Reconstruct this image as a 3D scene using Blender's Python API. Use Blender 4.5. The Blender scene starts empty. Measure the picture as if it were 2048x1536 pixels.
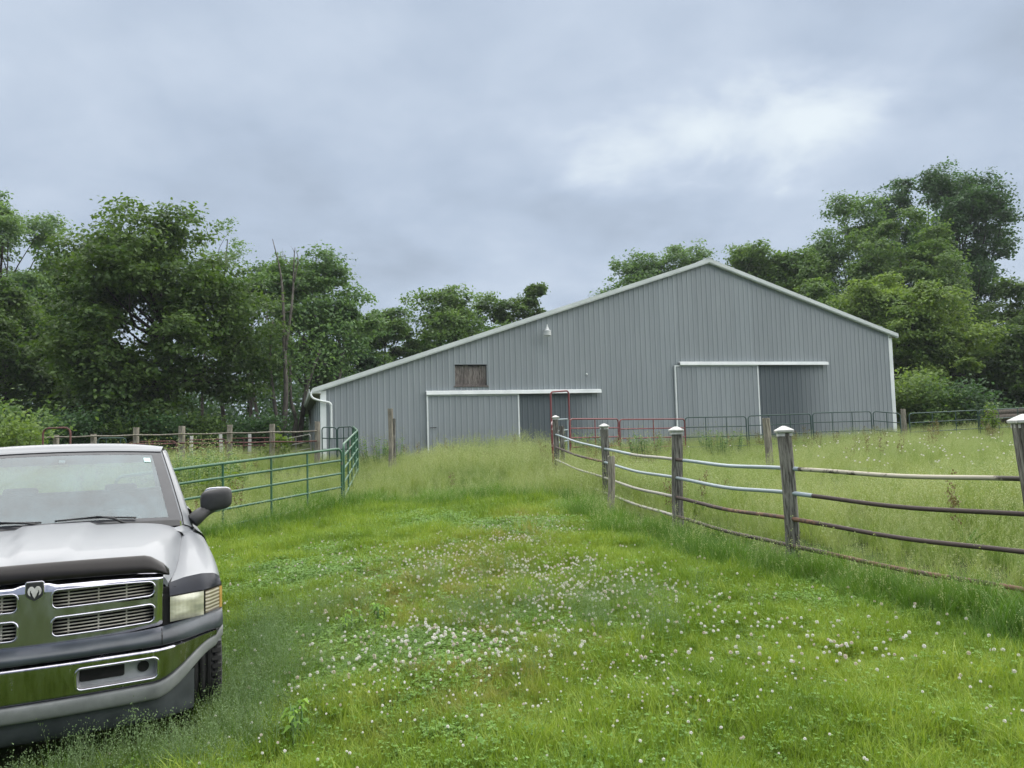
import bpy, math, random
import numpy as np
from mathutils import Matrix, Vector

random.seed(7)
SC = bpy.context.scene
COL = SC.collection
D2R = math.radians

# ------------------------------------------------------------------ camera, sky, sun, exposure
F_PX, EYE = 1539.0, np.array([0.0, 0.0, 1.7])          # focal length in pixels of the 2048 px wide photograph
PITCH, ROLL = math.atan(100 / 1539.0), 0.027
CAM_R = Matrix.Rotation(math.pi / 2 + PITCH, 3, 'X') @ Matrix.Rotation(-ROLL, 3, 'Z')
cam_data = bpy.data.cameras.new('camera')
cam_data.sensor_width = 36.0
cam_data.lens = 36.0 * F_PX / 2048.0
cam_data.clip_end = 2000.0
cam = bpy.data.objects.new('camera', cam_data)
COL.objects.link(cam)
cam.matrix_world = Matrix.Translation(EYE.tolist()) @ CAM_R.to_4x4()
SC.camera = cam

SUN_AZ, SUN_EL = 35.0, 60.0                              # compass from +Y towards +X, degrees
world = bpy.data.worlds.new('World')
SC.world = world
world.use_nodes = True
wn = world.node_tree
wn.nodes.clear()
def wnode(t, **kw):
    n = wn.nodes.new(t)
    for k, v in kw.items():
        setattr(n, k, v)
    return n
def wl(a, b):
    wn.links.new(a, b)
w_out = wnode('ShaderNodeOutputWorld')
w_bg = wnode('ShaderNodeBackground'); w_bg.inputs['Strength'].default_value = 0.1
wl(w_bg.outputs[0], w_out.inputs[0])
w_sky = wnode('ShaderNodeTexSky', sky_type='NISHITA', sun_disc=False)
w_sky.sun_elevation = D2R(SUN_EL); w_sky.sun_rotation = D2R(SUN_AZ)
w_tc = wnode('ShaderNodeTexCoord')
w_sep = wnode('ShaderNodeSeparateXYZ'); wl(w_tc.outputs['Generated'], w_sep.inputs[0])
def wmath(op, a, b=None, c=None, clamp=False):
    n = wnode('ShaderNodeMath', operation=op, use_clamp=clamp)
    for i, v in enumerate((a, b, c)):
        if v is None: continue
        if isinstance(v, (int, float)): n.inputs[i].default_value = v
        else: wl(v, n.inputs[i])
    return n.outputs[0]
zc = wmath('ADD', wmath('MAXIMUM', w_sep.outputs[2], 0.0), 0.30)
cx = wmath('DIVIDE', w_sep.outputs[0], zc)
cy = wmath('DIVIDE', w_sep.outputs[1], zc)
w_cmb = wnode('ShaderNodeCombineXYZ'); wl(cx, w_cmb.inputs[0]); wl(cy, w_cmb.inputs[1]); w_cmb.inputs[2].default_value = 3.1
def wnoise(scale, detail, rough, dist, off):
    m = wnode('ShaderNodeMapping'); m.inputs['Location'].default_value = off
    wl(w_cmb.outputs[0], m.inputs['Vector'])
    n = wnode('ShaderNodeTexNoise'); n.inputs['Scale'].default_value = scale; n.inputs['Detail'].default_value = detail
    n.inputs['Roughness'].default_value = rough; n.inputs['Distortion'].default_value = dist
    wl(m.outputs[0], n.inputs['Vector'])
    return n.outputs['Fac']
n1 = wnoise(1.3, 5.0, 0.5, 0.3, (0.3, 0.1, 0))
n2 = wnoise(3.4, 9.0, 0.55, 0.2, (4.0, 2.0, 1.0))
mixn = wmath('ADD', wmath('MULTIPLY', n1, 0.55), wmath('MULTIPLY', n2, 0.45))
# the thin bright break in the cloud layer over the barn
bd = CAM_R @ Vector(((1405 - 1024) / F_PX, (768 - 262) / F_PX, -1.0)); bd.normalize()
w_sub = wnode('ShaderNodeVectorMath', operation='SUBTRACT'); wl(w_tc.outputs['Generated'], w_sub.inputs[0]); w_sub.inputs[1].default_value = bd
w_mul = wnode('ShaderNodeVectorMath', operation='MULTIPLY'); wl(w_sub.outputs[0], w_mul.inputs[0]); w_mul.inputs[1].default_value = (0.85, 0.85, 2.5)
w_dot = wnode('ShaderNodeVectorMath', operation='LENGTH'); wl(w_mul.outputs[0], w_dot.inputs[0])
n3 = wnoise(4.0, 8.0, 0.55, 0.25, (1.0, 7.0, 2.0))
dd = wmath('ADD', w_dot.outputs['Value'], wmath('MULTIPLY', wmath('SUBTRACT', n3, 0.5), 0.42))
w_mr = wnode('ShaderNodeMapRange', interpolation_type='SMOOTHERSTEP'); wl(dd, w_mr.inputs[0])
w_mr.inputs[1].default_value = 0.0; w_mr.inputs[2].default_value = 0.23; w_mr.inputs[3].default_value = 1.0; w_mr.inputs[4].default_value = 0.0
w_ramp = wnode('ShaderNodeValToRGB')
_e = w_ramp.color_ramp.elements; _e.new(0.5); _e.new(0.6)
for _x, _p, _c in zip(_e, (0.33, 0.47, 0.61, 0.84), ((0.064, 0.076, 0.093), (0.081, 0.096, 0.118), (0.099, 0.114, 0.135), (0.139, 0.153, 0.161))):
    _x.position = _p; _x.color = (*_c, 1)
wl(wmath('ADD', mixn, wmath('MULTIPLY', w_mr.outputs[0], 0.31)), w_ramp.inputs[0])
w_scale = wnode('ShaderNodeVectorMath', operation='SCALE'); wl(w_ramp.outputs[0], w_scale.inputs[0]); w_scale.inputs['Scale'].default_value = 10.0
w_fin = wnode('ShaderNodeMixRGB'); w_fin.inputs[0].default_value = 0.985
wl(w_sky.outputs[0], w_fin.inputs[1]); wl(w_scale.outputs[0], w_fin.inputs[2])
wl(w_fin.outputs[0], w_bg.inputs['Color'])

sun_data = bpy.data.lights.new('sun', 'SUN')
sun_data.energy = 1.5; sun_data.angle = D2R(140); sun_data.color = (1.0, 0.96, 0.9)
sun = bpy.data.objects.new('sun', sun_data); COL.objects.link(sun)
sd = Vector((math.sin(D2R(SUN_AZ)) * math.cos(D2R(SUN_EL)), math.cos(D2R(SUN_AZ)) * math.cos(D2R(SUN_EL)), math.sin(D2R(SUN_EL))))
sun.rotation_euler = sd.to_track_quat('Z', 'Y').to_euler()

SC.view_settings.view_transform = 'Standard'
SC.view_settings.look = 'None'
SC.view_settings.gamma = 1.0
SC.view_settings.use_curve_mapping = False
SC.view_settings.exposure = 2.5
SC.cycles.use_denoising = True
SC.cycles.max_bounces = 8
SC.cycles.diffuse_bounces = 3
SC.cycles.glossy_bounces = 3
SC.cycles.transmission_bounces = 4
SC.cycles.transparent_max_bounces = 8
SC.cycles.caustics_reflective = False
SC.cycles.caustics_refractive = False

# ------------------------------------------------------------------ helpers
def ray(u, v):
    return np.array(CAM_R @ Vector(((u - 1024) / F_PX, (768 - v) / F_PX, -1.0)))
def at(u, v, Y):
    """world point seen at photo pixel (u, v) at northing Y metres"""
    d = ray(u, v)
    return EYE + d * (Y / d[1])

def tag(o, label=None, cat=None, group=None, kind=None):
    if label: o['label'] = label
    if cat: o['category'] = cat
    if group: o['group'] = group
    if kind: o['kind'] = kind
    return o
def empty(name, loc=(0, 0, 0), rz=0.0):
    o = bpy.data.objects.new(name, None); COL.objects.link(o)
    o.location = loc; o.rotation_euler = (0, 0, rz); o.empty_display_size = 0.2
    return o
def link_mesh(name, me, mat, parent=None):
    o = bpy.data.objects.new(name, me); COL.objects.link(o)
    if mat is not None:
        for m in (mat if isinstance(mat, (list, tuple)) else [mat]): me.materials.append(m)
    if parent is not None: o.parent = parent
    return o
def frame_of(t):
    t = Vector(t).normalized()
    a = Vector((0, 0, 1)) if abs(t.z) < 0.9 else Vector((1, 0, 0))
    u = t.cross(a).normalized()
    return u, t.cross(u).normalized()

class MB:
    def __init__(s): s.v, s.f, s.mi = [], [], []
    def add(s, vs, fs, mi=0):
        o = len(s.v); s.v.extend([tuple(map(float, p)) for p in vs])
        for f in fs: s.f.append(tuple(i + o for i in f)); s.mi.append(mi)
        return s
    def box(s, c, size, R=None, mi=0):
        vs = []
        for i in range(8):
            p = Vector(((i & 1) - 0.5, ((i >> 1) & 1) - 0.5, ((i >> 2) & 1) - 0.5))
            p = Vector((p.x * size[0], p.y * size[1], p.z * size[2]))
            if R is not None: p = R @ p
            vs.append((p.x + c[0], p.y + c[1], p.z + c[2]))
        return s.add(vs, [(0, 2, 3, 1), (4, 5, 7, 6), (0, 1, 5, 4), (2, 6, 7, 3), (0, 4, 6, 2), (1, 3, 7, 5)], mi)
    def b2(s, lo, hi, mi=0):
        return s.box([(a + b) / 2 for a, b in zip(lo, hi)], [b - a for a, b in zip(lo, hi)], None, mi)
    def tube(s, path, r, n=8, cap=True, closed=False, mi=0):
        P = [Vector(p) for p in path]; m = len(P)
        rs = [r] * m if isinstance(r, (int, float)) else list(r)
        T = []
        for i in range(m):
            if closed: t = P[(i + 1) % m] - P[(i - 1) % m]
            else: t = P[min(i + 1, m - 1)] - P[max(i - 1, 0)]
            T.append(t.normalized())
        u, w = frame_of(T[0]); vs = []
        for i in range(m):
            u = (u - T[i] * u.dot(T[i])).normalized(); w = T[i].cross(u)
            for k in range(n):
                a = 2 * math.pi * k / n
                vs.append(P[i] + (u * math.cos(a) + w * math.sin(a)) * rs[i])
        fs = []
        for i in range(m if closed else m - 1):
            j = (i + 1) % m
            for k in range(n):
                k2 = (k + 1) % n
                fs.append((i * n + k, i * n + k2, j * n + k2, j * n + k))
        if cap and not closed:
            fs.append(tuple(range(n - 1, -1, -1))); fs.append(tuple((m - 1) * n + k for k in range(n)))
        return s.add(vs, fs, mi)
    def grid(s, A, flip=False, skip=None, mi=0):
        A = np.asarray(A); m, n = A.shape[:2]; fs = []
        for i in range(m - 1):
            for j in range(n - 1):
                if skip is not None and skip(i, j): continue
                f = (i * n + j, i * n + j + 1, (i + 1) * n + j + 1, (i + 1) * n + j)
                fs.append(f[::-1] if flip else f)
        return s.add(A.reshape(-1, 3), fs, mi)
    def lathe(s, prof, n=24, M=None, mi=0):
        vs = []
        for (r, z) in prof:
            for k in range(n):
                a = 2 * math.pi * k / n; p = Vector((r * math.cos(a), r * math.sin(a), z))
                vs.append(M @ p if M is not None else p)
        fs = []
        for i in range(len(prof) - 1):
            for k in range(n):
                k2 = (k + 1) % n; fs.append((i * n + k, i * n + k2, (i + 1) * n + k2, (i + 1) * n + k))
        return s.add(vs, fs, mi)
    def prism(s, poly, fn, d0, d1, mi=0):
        """poly of (a, b); fn(a, b, d) -> point; closed solid between depths d0 and d1"""
        n = len(poly)
        vs = [fn(a, b, d0) for a, b in poly] + [fn(a, b, d1) for a, b in poly]
        fs = [tuple(range(n)), tuple(range(2 * n - 1, n - 1, -1))] + [(i, n + i, n + (i + 1) % n, (i + 1) % n) for i in range(n)]
        return s.add(vs, fs, mi)
    def mesh(s, name, smooth=False, angle=None):
        me = bpy.data.meshes.new(name); me.from_pydata(s.v, [], s.f); me.update()
        if any(s.mi): me.polygons.foreach_set('material_index', s.mi)
        if smooth:
            me.polygons.foreach_set('use_smooth', [True] * len(me.polygons))
            if angle: me.set_sharp_from_angle(angle=D2R(angle))
        return me
    def build(s, name, mat, parent=None, smooth=False, angle=None, bevel=0.0, solid=0.0):
        o = link_mesh(name, s.mesh(name, smooth, angle), mat, parent)
        if solid:
            m = o.modifiers.new('solid', 'SOLIDIFY'); m.thickness = solid; m.offset = -1
        if bevel:
            m = o.modifiers.new('bevel', 'BEVEL'); m.width = bevel; m.segments = 2; m.limit_method = 'ANGLE'
        return o

def fast_mesh(name, V, faces_flat, nper, smooth=False):
    """V (n,3) float array, faces_flat int array of loops, nper verts per face"""
    me = bpy.data.meshes.new(name)
    nf = len(faces_flat) // nper
    me.vertices.add(len(V)); me.vertices.foreach_set('co', np.ascontiguousarray(V, dtype=np.float32).ravel())
    me.loops.add(len(faces_flat)); me.loops.foreach_set('vertex_index', np.ascontiguousarray(faces_flat, dtype=np.int32))
    me.polygons.add(nf); me.polygons.foreach_set('loop_start', np.arange(0, nf * nper, nper, dtype=np.int32))
    me.update(calc_edges=True)
    if smooth: me.polygons.foreach_set('use_smooth', np.ones(nf, dtype=bool))
    return me

def catmull(A, k, axis=0):
    A = np.moveaxis(np.asarray(A, float), axis, 0); n = len(A); out = []
    for i in range(n - 1):
        p1, p2 = A[i], A[i + 1]
        p0 = A[i - 1] if i > 0 else 2 * p1 - p2
        p3 = A[i + 2] if i + 2 < n else 2 * p2 - p1
        for j in range(k):
            t = j / k
            out.append(0.5 * (2 * p1 + (p2 - p0) * t + (2 * p0 - 5 * p1 + 4 * p2 - p3) * t * t + (3 * p1 - p0 - 3 * p2 + p3) * t ** 3))
    out.append(A[-1])
    return np.moveaxis(np.array(out), 0, axis)
def sst(a, b, x):
    t = np.clip((x - a) / (b - a), 0, 1); return t * t * (3 - 2 * t)
def resample(P, n):
    P = np.asarray(P); d = np.r_[0, np.cumsum(np.linalg.norm(np.diff(P, axis=0), axis=1))]
    t = np.linspace(0, d[-1], n)
    return np.stack([np.interp(t, d, P[:, k]) for k in range(3)], 1)

# ------------------------------------------------------------------ materials (all procedural)
class Mat:
    def __init__(s, name):
        s.m = bpy.data.materials.new(name); s.m.use_nodes = True; s.t = s.m.node_tree
        s.p = s.t.nodes['Principled BSDF']; s.out = s.t.nodes['Material Output']
    def n(s, t, **kw):
        x = s.t.nodes.new(t)
        for k, v in kw.items(): setattr(x, k, v)
        return x
    def l(s, a, b): s.t.links.new(a, b)
    def coord(s, which='Object', scale=(1, 1, 1), loc=(0, 0, 0)):
        tc = s.n('ShaderNodeTexCoord'); mp = s.n('ShaderNodeMapping')
        mp.inputs['Scale'].default_value = scale; mp.inputs['Location'].default_value = loc
        if which == 'World':
            g = s.n('ShaderNodeNewGeometry'); s.l(g.outputs['Position'], mp.inputs['Vector'])
        else: s.l(tc.outputs[which], mp.inputs['Vector'])
        return mp.outputs[0]
    def noise(s, vec, scale=5, detail=4, rough=0.55, dist=0.0):
        x = s.n('ShaderNodeTexNoise'); x.inputs['Scale'].default_value = scale; x.inputs['Detail'].default_value = detail
        x.inputs['Roughness'].default_value = rough; x.inputs['Distortion'].default_value = dist
        s.l(vec, x.inputs['Vector']); return x.outputs['Fac']
    def ramp(s, fac, stops):
        r = s.n('ShaderNodeValToRGB'); e = r.color_ramp.elements
        while len(e) < len(stops): e.new(0.5)
        for x, (p, c) in zip(e, stops): x.position = p; x.color = (*c[:3], 1)
        s.l(fac, r.inputs[0]); return r.outputs[0]
    def mix(s, fac, a, b, mode='MIX'):
        x = s.n('ShaderNodeMixRGB', blend_type=mode)
        for i, v in zip((0, 1, 2), (fac, a, b)):
            if isinstance(v, (int, float)): x.inputs[i].default_value = v
            elif isinstance(v, tuple): x.inputs[i].default_value = (*v[:3], 1)
            else: s.l(v, x.inputs[i])
        return x.outputs[0]
    def mrange(s, v, a, b, c=0.0, d=1.0, smooth=True):
        x = s.n('ShaderNodeMapRange', interpolation_type='SMOOTHSTEP' if smooth else 'LINEAR')
        s.l(v, x.inputs[0])
        for i, k in zip((1, 2, 3, 4), (a, b, c, d)): x.inputs[i].default_value = k
        return x.outputs[0]
    def math(s, op, a, b=0.0):
        x = s.n('ShaderNodeMath', operation=op)
        for i, v in enumerate((a, b)):
            if isinstance(v, (int, float)): x.inputs[i].default_value = v
            else: s.l(v, x.inputs[i])
        return x.outputs[0]
    def bump(s, h, strength=0.3, dist=0.01):
        b = s.n('ShaderNodeBump'); b.inputs['Strength'].default_value = strength; b.inputs['Distance'].default_value = dist
        s.l(h, b.inputs['Height']); s.l(b.outputs[0], s.p.inputs['Normal'])
    def setp(s, color=None, rough=None, metal=None, coat=None, spec=None):
        p = s.p
        if color is not None:
            if isinstance(color, tuple): p.inputs['Base Color'].default_value = (*color[:3], 1)
            else: s.l(color, p.inputs['Base Color'])
        if rough is not None:
            if isinstance(rough, (int, float)): p.inputs['Roughness'].default_value = rough
            else: s.l(rough, p.inputs['Roughness'])
        if metal is not None: p.inputs['Metallic'].default_value = metal
        if coat is not None: p.inputs['Coat Weight'].default_value = coat; p.inputs['Coat Roughness'].default_value = 0.06
        if spec is not None: p.inputs['Specular IOR Level'].default_value = spec
        return s.m

def mottled(name, a, b, scale=6, rough=0.6, metal=0.0, bump=0.15, stretch=(1, 1, 1), lo=0.35, hi=0.65, coat=None, detail=5, bd=0.004, spec=None):
    M = Mat(name); v = M.coord('Object', stretch); f = M.noise(v, scale, detail, 0.6)
    M.setp(M.ramp(f, [(lo, a), (hi, b)]), rough, metal, coat, spec)
    if bump: M.bump(M.noise(v, scale * 3, 4, 0.6), bump, bd)
    return M.m

def leaf_mat(name, dark, light, trans=0.45, rough=0.5, world_scale=0.35):
    """foliage: hue varies leaf by leaf (attribute) and plant by plant (noise), light passes through"""
    M = Mat(name)
    at_ = M.n('ShaderNodeAttribute', attribute_name='tint')
    f = M.noise(M.coord('World'), world_scale, 3, 0.5)
    k = M.math('ADD', M.math('MULTIPLY', at_.outputs['Fac'], 0.65), M.math('MULTIPLY', f, 0.5))
    c = M.ramp(k, [(0.2, dark), (0.85, light)])
    M.setp(c, rough, 0.0, None, 0.3)
    tr = M.n('ShaderNodeBsdfTranslucent'); ms = M.n('ShaderNodeMixShader'); ms.inputs[0].default_value = trans
    tc = M.mix(1.0, c, (1.0, 1.0, 0.55), 'MULTIPLY')
    M.l(tc, tr.inputs['Color']); M.l(M.p.outputs[0], ms.inputs[1]); M.l(tr.outputs[0], ms.inputs[2]); M.l(ms.outputs[0], M.out.inputs['Surface'])
    return M.m

def grass_mat(name, stops, trans=0.35, patch=0.6, sc=0.5, rough=0.45, extra=None):
    M = Mat(name)
    oi = M.n('ShaderNodeObjectInfo')
    at_ = M.n('ShaderNodeAttribute', attribute_name='tint')
    v = M.coord('World')
    f = M.noise(v, sc, 5, 0.6, 0.4); f = M.mrange(f, 0.28, 0.72)
    k = M.math('ADD', M.math('MULTIPLY', f, patch), M.math('ADD', M.math('MULTIPLY', oi.outputs['Random'], (1 - patch) * 0.5), M.math('MULTIPLY', at_.outputs['Fac'], (1 - patch) * 0.5)))
    c = M.ramp(k, stops)
    if extra: c = extra(M, v, c)
    M.setp(c, rough, 0.0, None, 0.25)
    tr = M.n('ShaderNodeBsdfTranslucent'); ms = M.n('ShaderNodeMixShader'); ms.inputs[0].default_value = trans
    M.l(M.mix(1.0, c, (1.0, 1.0, 0.5), 'MULTIPLY'), tr.inputs['Color'])
    M.l(M.p.outputs[0], ms.inputs[1]); M.l(tr.outputs[0], ms.inputs[2]); M.l(ms.outputs[0], M.out.inputs['Surface'])
    return M.m

def wood_mat(name, dark, light, sc=9, ds=(5, 5, 0.45)):
    M = Mat(name); v = M.coord('Object', ds)
    f = M.noise(v, sc, 7, 0.65, 0.3); g = M.noise(M.coord('Object', (1, 1, 0.6)), 2.2, 3)
    c = M.ramp(f, [(0.36, dark), (0.62, light)])
    c = M.mix(M.mrange(g, 0.45, 0.62), c, M.mix(0.55, c, dark))
    M.setp(c, 0.9, 0, None, 0.2); M.bump(f, 0.7, 0.012)
    return M.m
# ------------------------------------------------------------------ terrain
CTRL = np.array([
 (0,0,0),(0,4,0),(3,4,.06),(-3,4.5,-.12),(-3.6,8,-.12),(-1,8,.08),(1,8,.12),(3.06,8.6,.14),(4.33,6.6,.03),(2.35,11.2,.24),
 (1.76,14.9,.34),(1.1,20.2,.45),(0,12,.25),(-1,16.2,.3),(-4.9,13.7,-.02),(-3.6,16,.2),(-4.3,22,.5),(-6.6,26.5,.85),(-14,26.5,.9),
 (-7,28.6,.9),(4,31.5,.85),(17.5,35.6,1.1),(1.5,24.3,.72),(-3,25,.72),(6,27.5,.8),(15,30,1.0),(5.6,17,.6),(10,17,.66),(12,10,.42),(20,20,.85),
 (-15,14,.25),(-12,6,-.15),(-25,30,1),(27,38,1.15),(0,60,1.3),(-45,50,1.3),(45,50,1.4),(0,140,1.6),(-120,90,1.5),(120,90,1.6),
 (0,-25,-.1),(-60,-10,0),(60,-10,.5),(-300,300,2),(300,300,2),(0,500,2.5),(0,-400,0),(-500,0,1),(500,0,1)], float)
_r = np.linalg.norm(CTRL[:, None, :2] - CTRL[None, :, :2], axis=2)
_n = len(CTRL)
_A = np.zeros((_n + 3, _n + 3)); _A[:_n, :_n] = _r; _A[:_n, _n] = 1; _A[:_n, _n + 1:] = CTRL[:, :2]
_A[_n, :_n] = 1; _A[_n + 1:, :_n] = CTRL[:, :2].T
_w = np.linalg.solve(_A + np.diag([-0.6] * _n + [0] * 3), np.r_[CTRL[:, 2], 0, 0, 0])
def ground(x, y):
    x = np.asarray(x, float); y = np.asarray(y, float); s = x.shape
    x = x.ravel(); y = y.ravel(); out = np.empty_like(x)
    for i in range(0, len(x), 20000):
        a, b = x[i:i + 20000], y[i:i + 20000]
        out[i:i + 20000] = np.sqrt((a[:, None] - CTRL[:, 0]) ** 2 + (b[:, None] - CTRL[:, 1]) ** 2) @ _w[:_n] + _w[_n] + a * _w[_n + 1] + b * _w[_n + 2]
    out += 0.018 * np.sin(x * 2.3 + 1.1 * np.sin(y * 1.7)) * np.cos(y * 1.9 + np.sin(x * 0.8))
    return out.reshape(s)
def gz(x, y): return float(ground(np.array([x]), np.array([y]))[0])

def soil(M, v, c): return c
MG = Mat('turf_soil'); gv = MG.coord('World')
gf = MG.noise(gv, 0.6, 6, 0.6); gg = MG.noise(gv, 14, 5, 0.7)
MG.setp(MG.mix(MG.mrange(gg, 0.35, 0.65), MG.ramp(gf, [(0.3, (0.03, 0.06, 0.012)), (0.7, (0.055, 0.095, 0.02))]), (0.045, 0.05, 0.018)), 0.95, 0, None, 0.1)
MG.bump(gg, 0.6, 0.03)
xs = np.r_[-900, -500, -300, -180, -110, -75, -55, np.arange(-42, 46, 0.7), 55, 75, 110, 180, 300, 500, 900]
ys = np.r_[-700, -350, -150, -60, -25, np.arange(-8, 62, 0.7), 70, 85, 110, 160, 260, 450, 900]
GX, GY = np.meshgrid(xs, ys, indexing='ij')
GZ = ground(GX, GY)
GA = np.stack([GX, GY, GZ], 2)
nx, ny = GX.shape
idx = np.arange(nx * ny).reshape(nx, ny)
quads = np.stack([idx[:-1, :-1], idx[1:, :-1], idx[1:, 1:], idx[:-1, 1:]], 2).reshape(-1)
g_ob = link_mesh('ground', fast_mesh('ground', GA.reshape(-1, 3), quads, 4, True), MG.m)
tag(g_ob, kind='structure')

# ------------------------------------------------------------------ barn
A_B = D2R(16.0); B_O = np.array([-6.955, 28.606]); ZB = 0.85
PEAK_S, PEAK_Z, SL = 16.23, 9.05, 0.328
BW, BD = 25.51, 23.0
def zr(s): return PEAK_Z - SL * abs(s - PEAK_S)
barn = empty('barn', (B_O[0], B_O[1], ZB), A_B)
tag(barn, 'large grey ribbed metal barn with long low roof slope and two sliding doors', 'barn')

MW = Mat('grey_barn_metal'); wv = MW.coord('Object')
oi = MW.n('ShaderNodeObjectInfo')
streak = MW.noise(MW.coord('Object', (3.0, 3.0, 0.12)), 2.0, 5, 0.6)
big = MW.noise(wv, 0.25, 3, 0.5)
base = MW.ramp(streak, [(0.3, (0.232, 0.260, 0.276)), (0.7, (0.296, 0.326, 0.342))])
base = MW.mix(MW.mrange(big, 0.35, 0.65, 0.0, 0.35), base, (0.215, 0.245, 0.265))
base = MW.mix(MW.math('MULTIPLY', oi.outputs['Random'], 0.5), base, (0.205, 0.228, 0.242))
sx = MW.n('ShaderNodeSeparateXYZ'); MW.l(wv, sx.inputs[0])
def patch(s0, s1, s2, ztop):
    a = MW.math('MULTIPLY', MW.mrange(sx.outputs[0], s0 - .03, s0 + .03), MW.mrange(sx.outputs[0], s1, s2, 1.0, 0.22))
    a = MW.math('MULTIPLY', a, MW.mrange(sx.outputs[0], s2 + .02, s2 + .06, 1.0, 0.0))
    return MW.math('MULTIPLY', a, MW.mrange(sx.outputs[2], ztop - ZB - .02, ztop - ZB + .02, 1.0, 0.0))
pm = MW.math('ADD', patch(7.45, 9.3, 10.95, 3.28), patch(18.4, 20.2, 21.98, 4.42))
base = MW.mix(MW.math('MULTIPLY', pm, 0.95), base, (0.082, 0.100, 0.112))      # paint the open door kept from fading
splash = MW.math('MULTIPLY', MW.mrange(sx.outputs[2], .35, 1.5, 1.0, 0.0), MW.mrange(MW.noise(MW.coord('Object', (2, 2, .8)), 2.5, 6, .65), .35, .75))
base = MW.mix(MW.math('MULTIPLY', splash, .5), base, (0.12, 0.125, 0.105))
MW.setp(base, 0.5, 0.0, None, 0.4); MW.bump(MW.noise(wv, 1.6, 3), 0.15, 0.02)
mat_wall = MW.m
mat_trim = mottled('white_barn_trim', (0.62, 0.66, 0.66), (0.74, 0.77, 0.77), 1.5, 0.5, 0, 0.03)
mat_rake = mottled('pale_rake_trim', (0.50, 0.54, 0.53), (0.60, 0.64, 0.63), 1.2, 0.5, 0, 0.03)
mat_roof = mottled('roof_metal', (0.34, 0.38, 0.38), (0.45, 0.48, 0.48), 1.0, 0.45, 0.2, 0.05)
mat_soffit = mottled('soffit_olive', (0.16, 0.17, 0.11), (0.24, 0.25, 0.17), 1.5, 0.7)
mat_dark = mottled('dark_interior', (0.012, 0.012, 0.013), (0.02, 0.02, 0.022), 4, 0.9, 0, 0)
mat_board = wood_mat('weathered_loft_board', (0.06, 0.05, 0.048), (0.26, 0.235, 0.215), 7, (6, 6, 0.5))
mat_black = mottled('black_steel', (0.012, 0.013, 0.014), (0.025, 0.025, 0.026), 8, 0.5, 0.3, 0.05)

def rib_profile(s0, s1, extra=()):
    pts = [(s0, 0.0)]
    k = math.ceil((s0 + 0.05) / 0.2286 - 0.5)
    while True:
        c = (k + 0.5) * 0.2286
        if c + 0.036 > s1: break
        if c - 0.036 > s0: pts += [(c - 0.036, 0.0), (c - 0.018, -0.017), (c + 0.018, -0.017), (c + 0.036, 0.0)]
        k += 1
    pts.append((s1, 0.0))
    for e in extra:
        if s0 < e < s1:
            ys_ = np.interp(e, [p[0] for p in pts], [p[1] for p in pts]); pts.append((e, float(ys_)))
    return sorted(pts)
HOLE = (4.92, 6.21, 3.64, 4.47)
def wall_panel(s0, s1, zb, ztop, hole=None, y0=0.0, fn=None):
    """one ribbed steel sheet between s0 and s1"""
    mb = MB(); P = rib_profile(s0, s1, hole[:2] if hole else ())
    fn = fn or (lambda s, y, z: (s, y + y0, z - ZB))
    for (a, ya), (b, yb) in zip(P[:-1], P[1:]):
        spans = [((zb, ztop(a)), (zb, ztop(b)))]
        if hole and a >= hole[0] - 1e-4 and b <= hole[1] + 1e-4:
            spans = [((zb, hole[2]), (zb, hole[2])), ((hole[3], ztop(a)), (hole[3], ztop(b)))]
        for (za0, za1), (zb0, zb1) in spans:
            mb.add([fn(a, ya, za0), fn(b, yb, zb0), fn(b, yb, zb1), fn(a, ya, za1)], [(0, 1, 2, 3)])
    return mb
s = 0.0
edges = [0.0]
while edges[-1] + 0.9144 < BW: edges.append(edges[-1] + 0.9144)
edges.append(BW)
for a, b in zip(edges[:-1], edges[1:]):
    lst = [a, PEAK_S, b] if a < PEAK_S - .02 and b > PEAK_S + .02 else [a, b]
    mb = MB()
    for c, d in zip(lst[:-1], lst[1:]):
        p = wall_panel(c, d, 0.3, lambda q: zr(q) - 0.12, HOLE if (c < HOLE[1] and d > HOLE[0]) else None)
        mb.add(p.v, p.f)
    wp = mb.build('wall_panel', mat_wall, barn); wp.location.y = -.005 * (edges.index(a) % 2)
# seam laps, 3 mm proud
# left side wall, right side wall, back
for y0 in np.arange(0, BD, 0.9144):
    y1 = min(y0 + 0.9144, BD)
    wall_panel(y0, y1, 0.3, lambda q: 3.42, None, 0, lambda s, y, z: (-0.14 + y, s + 0.02, z - ZB)).build('side_panel', mat_wall, barn)
mbr = wall_panel(0.02, BD, 0.3, lambda q: 5.75, None, 0, lambda s, y, z: (BW - y, s, z - ZB)); mbr.build('side_wall', mat_wall, barn)
mbk = MB()
for c, d in ((0, PEAK_S), (PEAK_S, BW)):
    p = wall_panel(c, d, 0.3, lambda q: zr(q) - .12, None, 0, lambda s, y, z: (s, BD - y, z - ZB)); mbk.add(p.v, p.f)
mbk.build('back_wall', mat_wall, barn)
for k in range(9):
    MB().b2((-0.185, 0.55 + k * 2.5, 0.3 - ZB), (-0.142, 0.75 + k * 2.5, 3.42 - ZB)).build('batten', mat_trim, barn)
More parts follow.
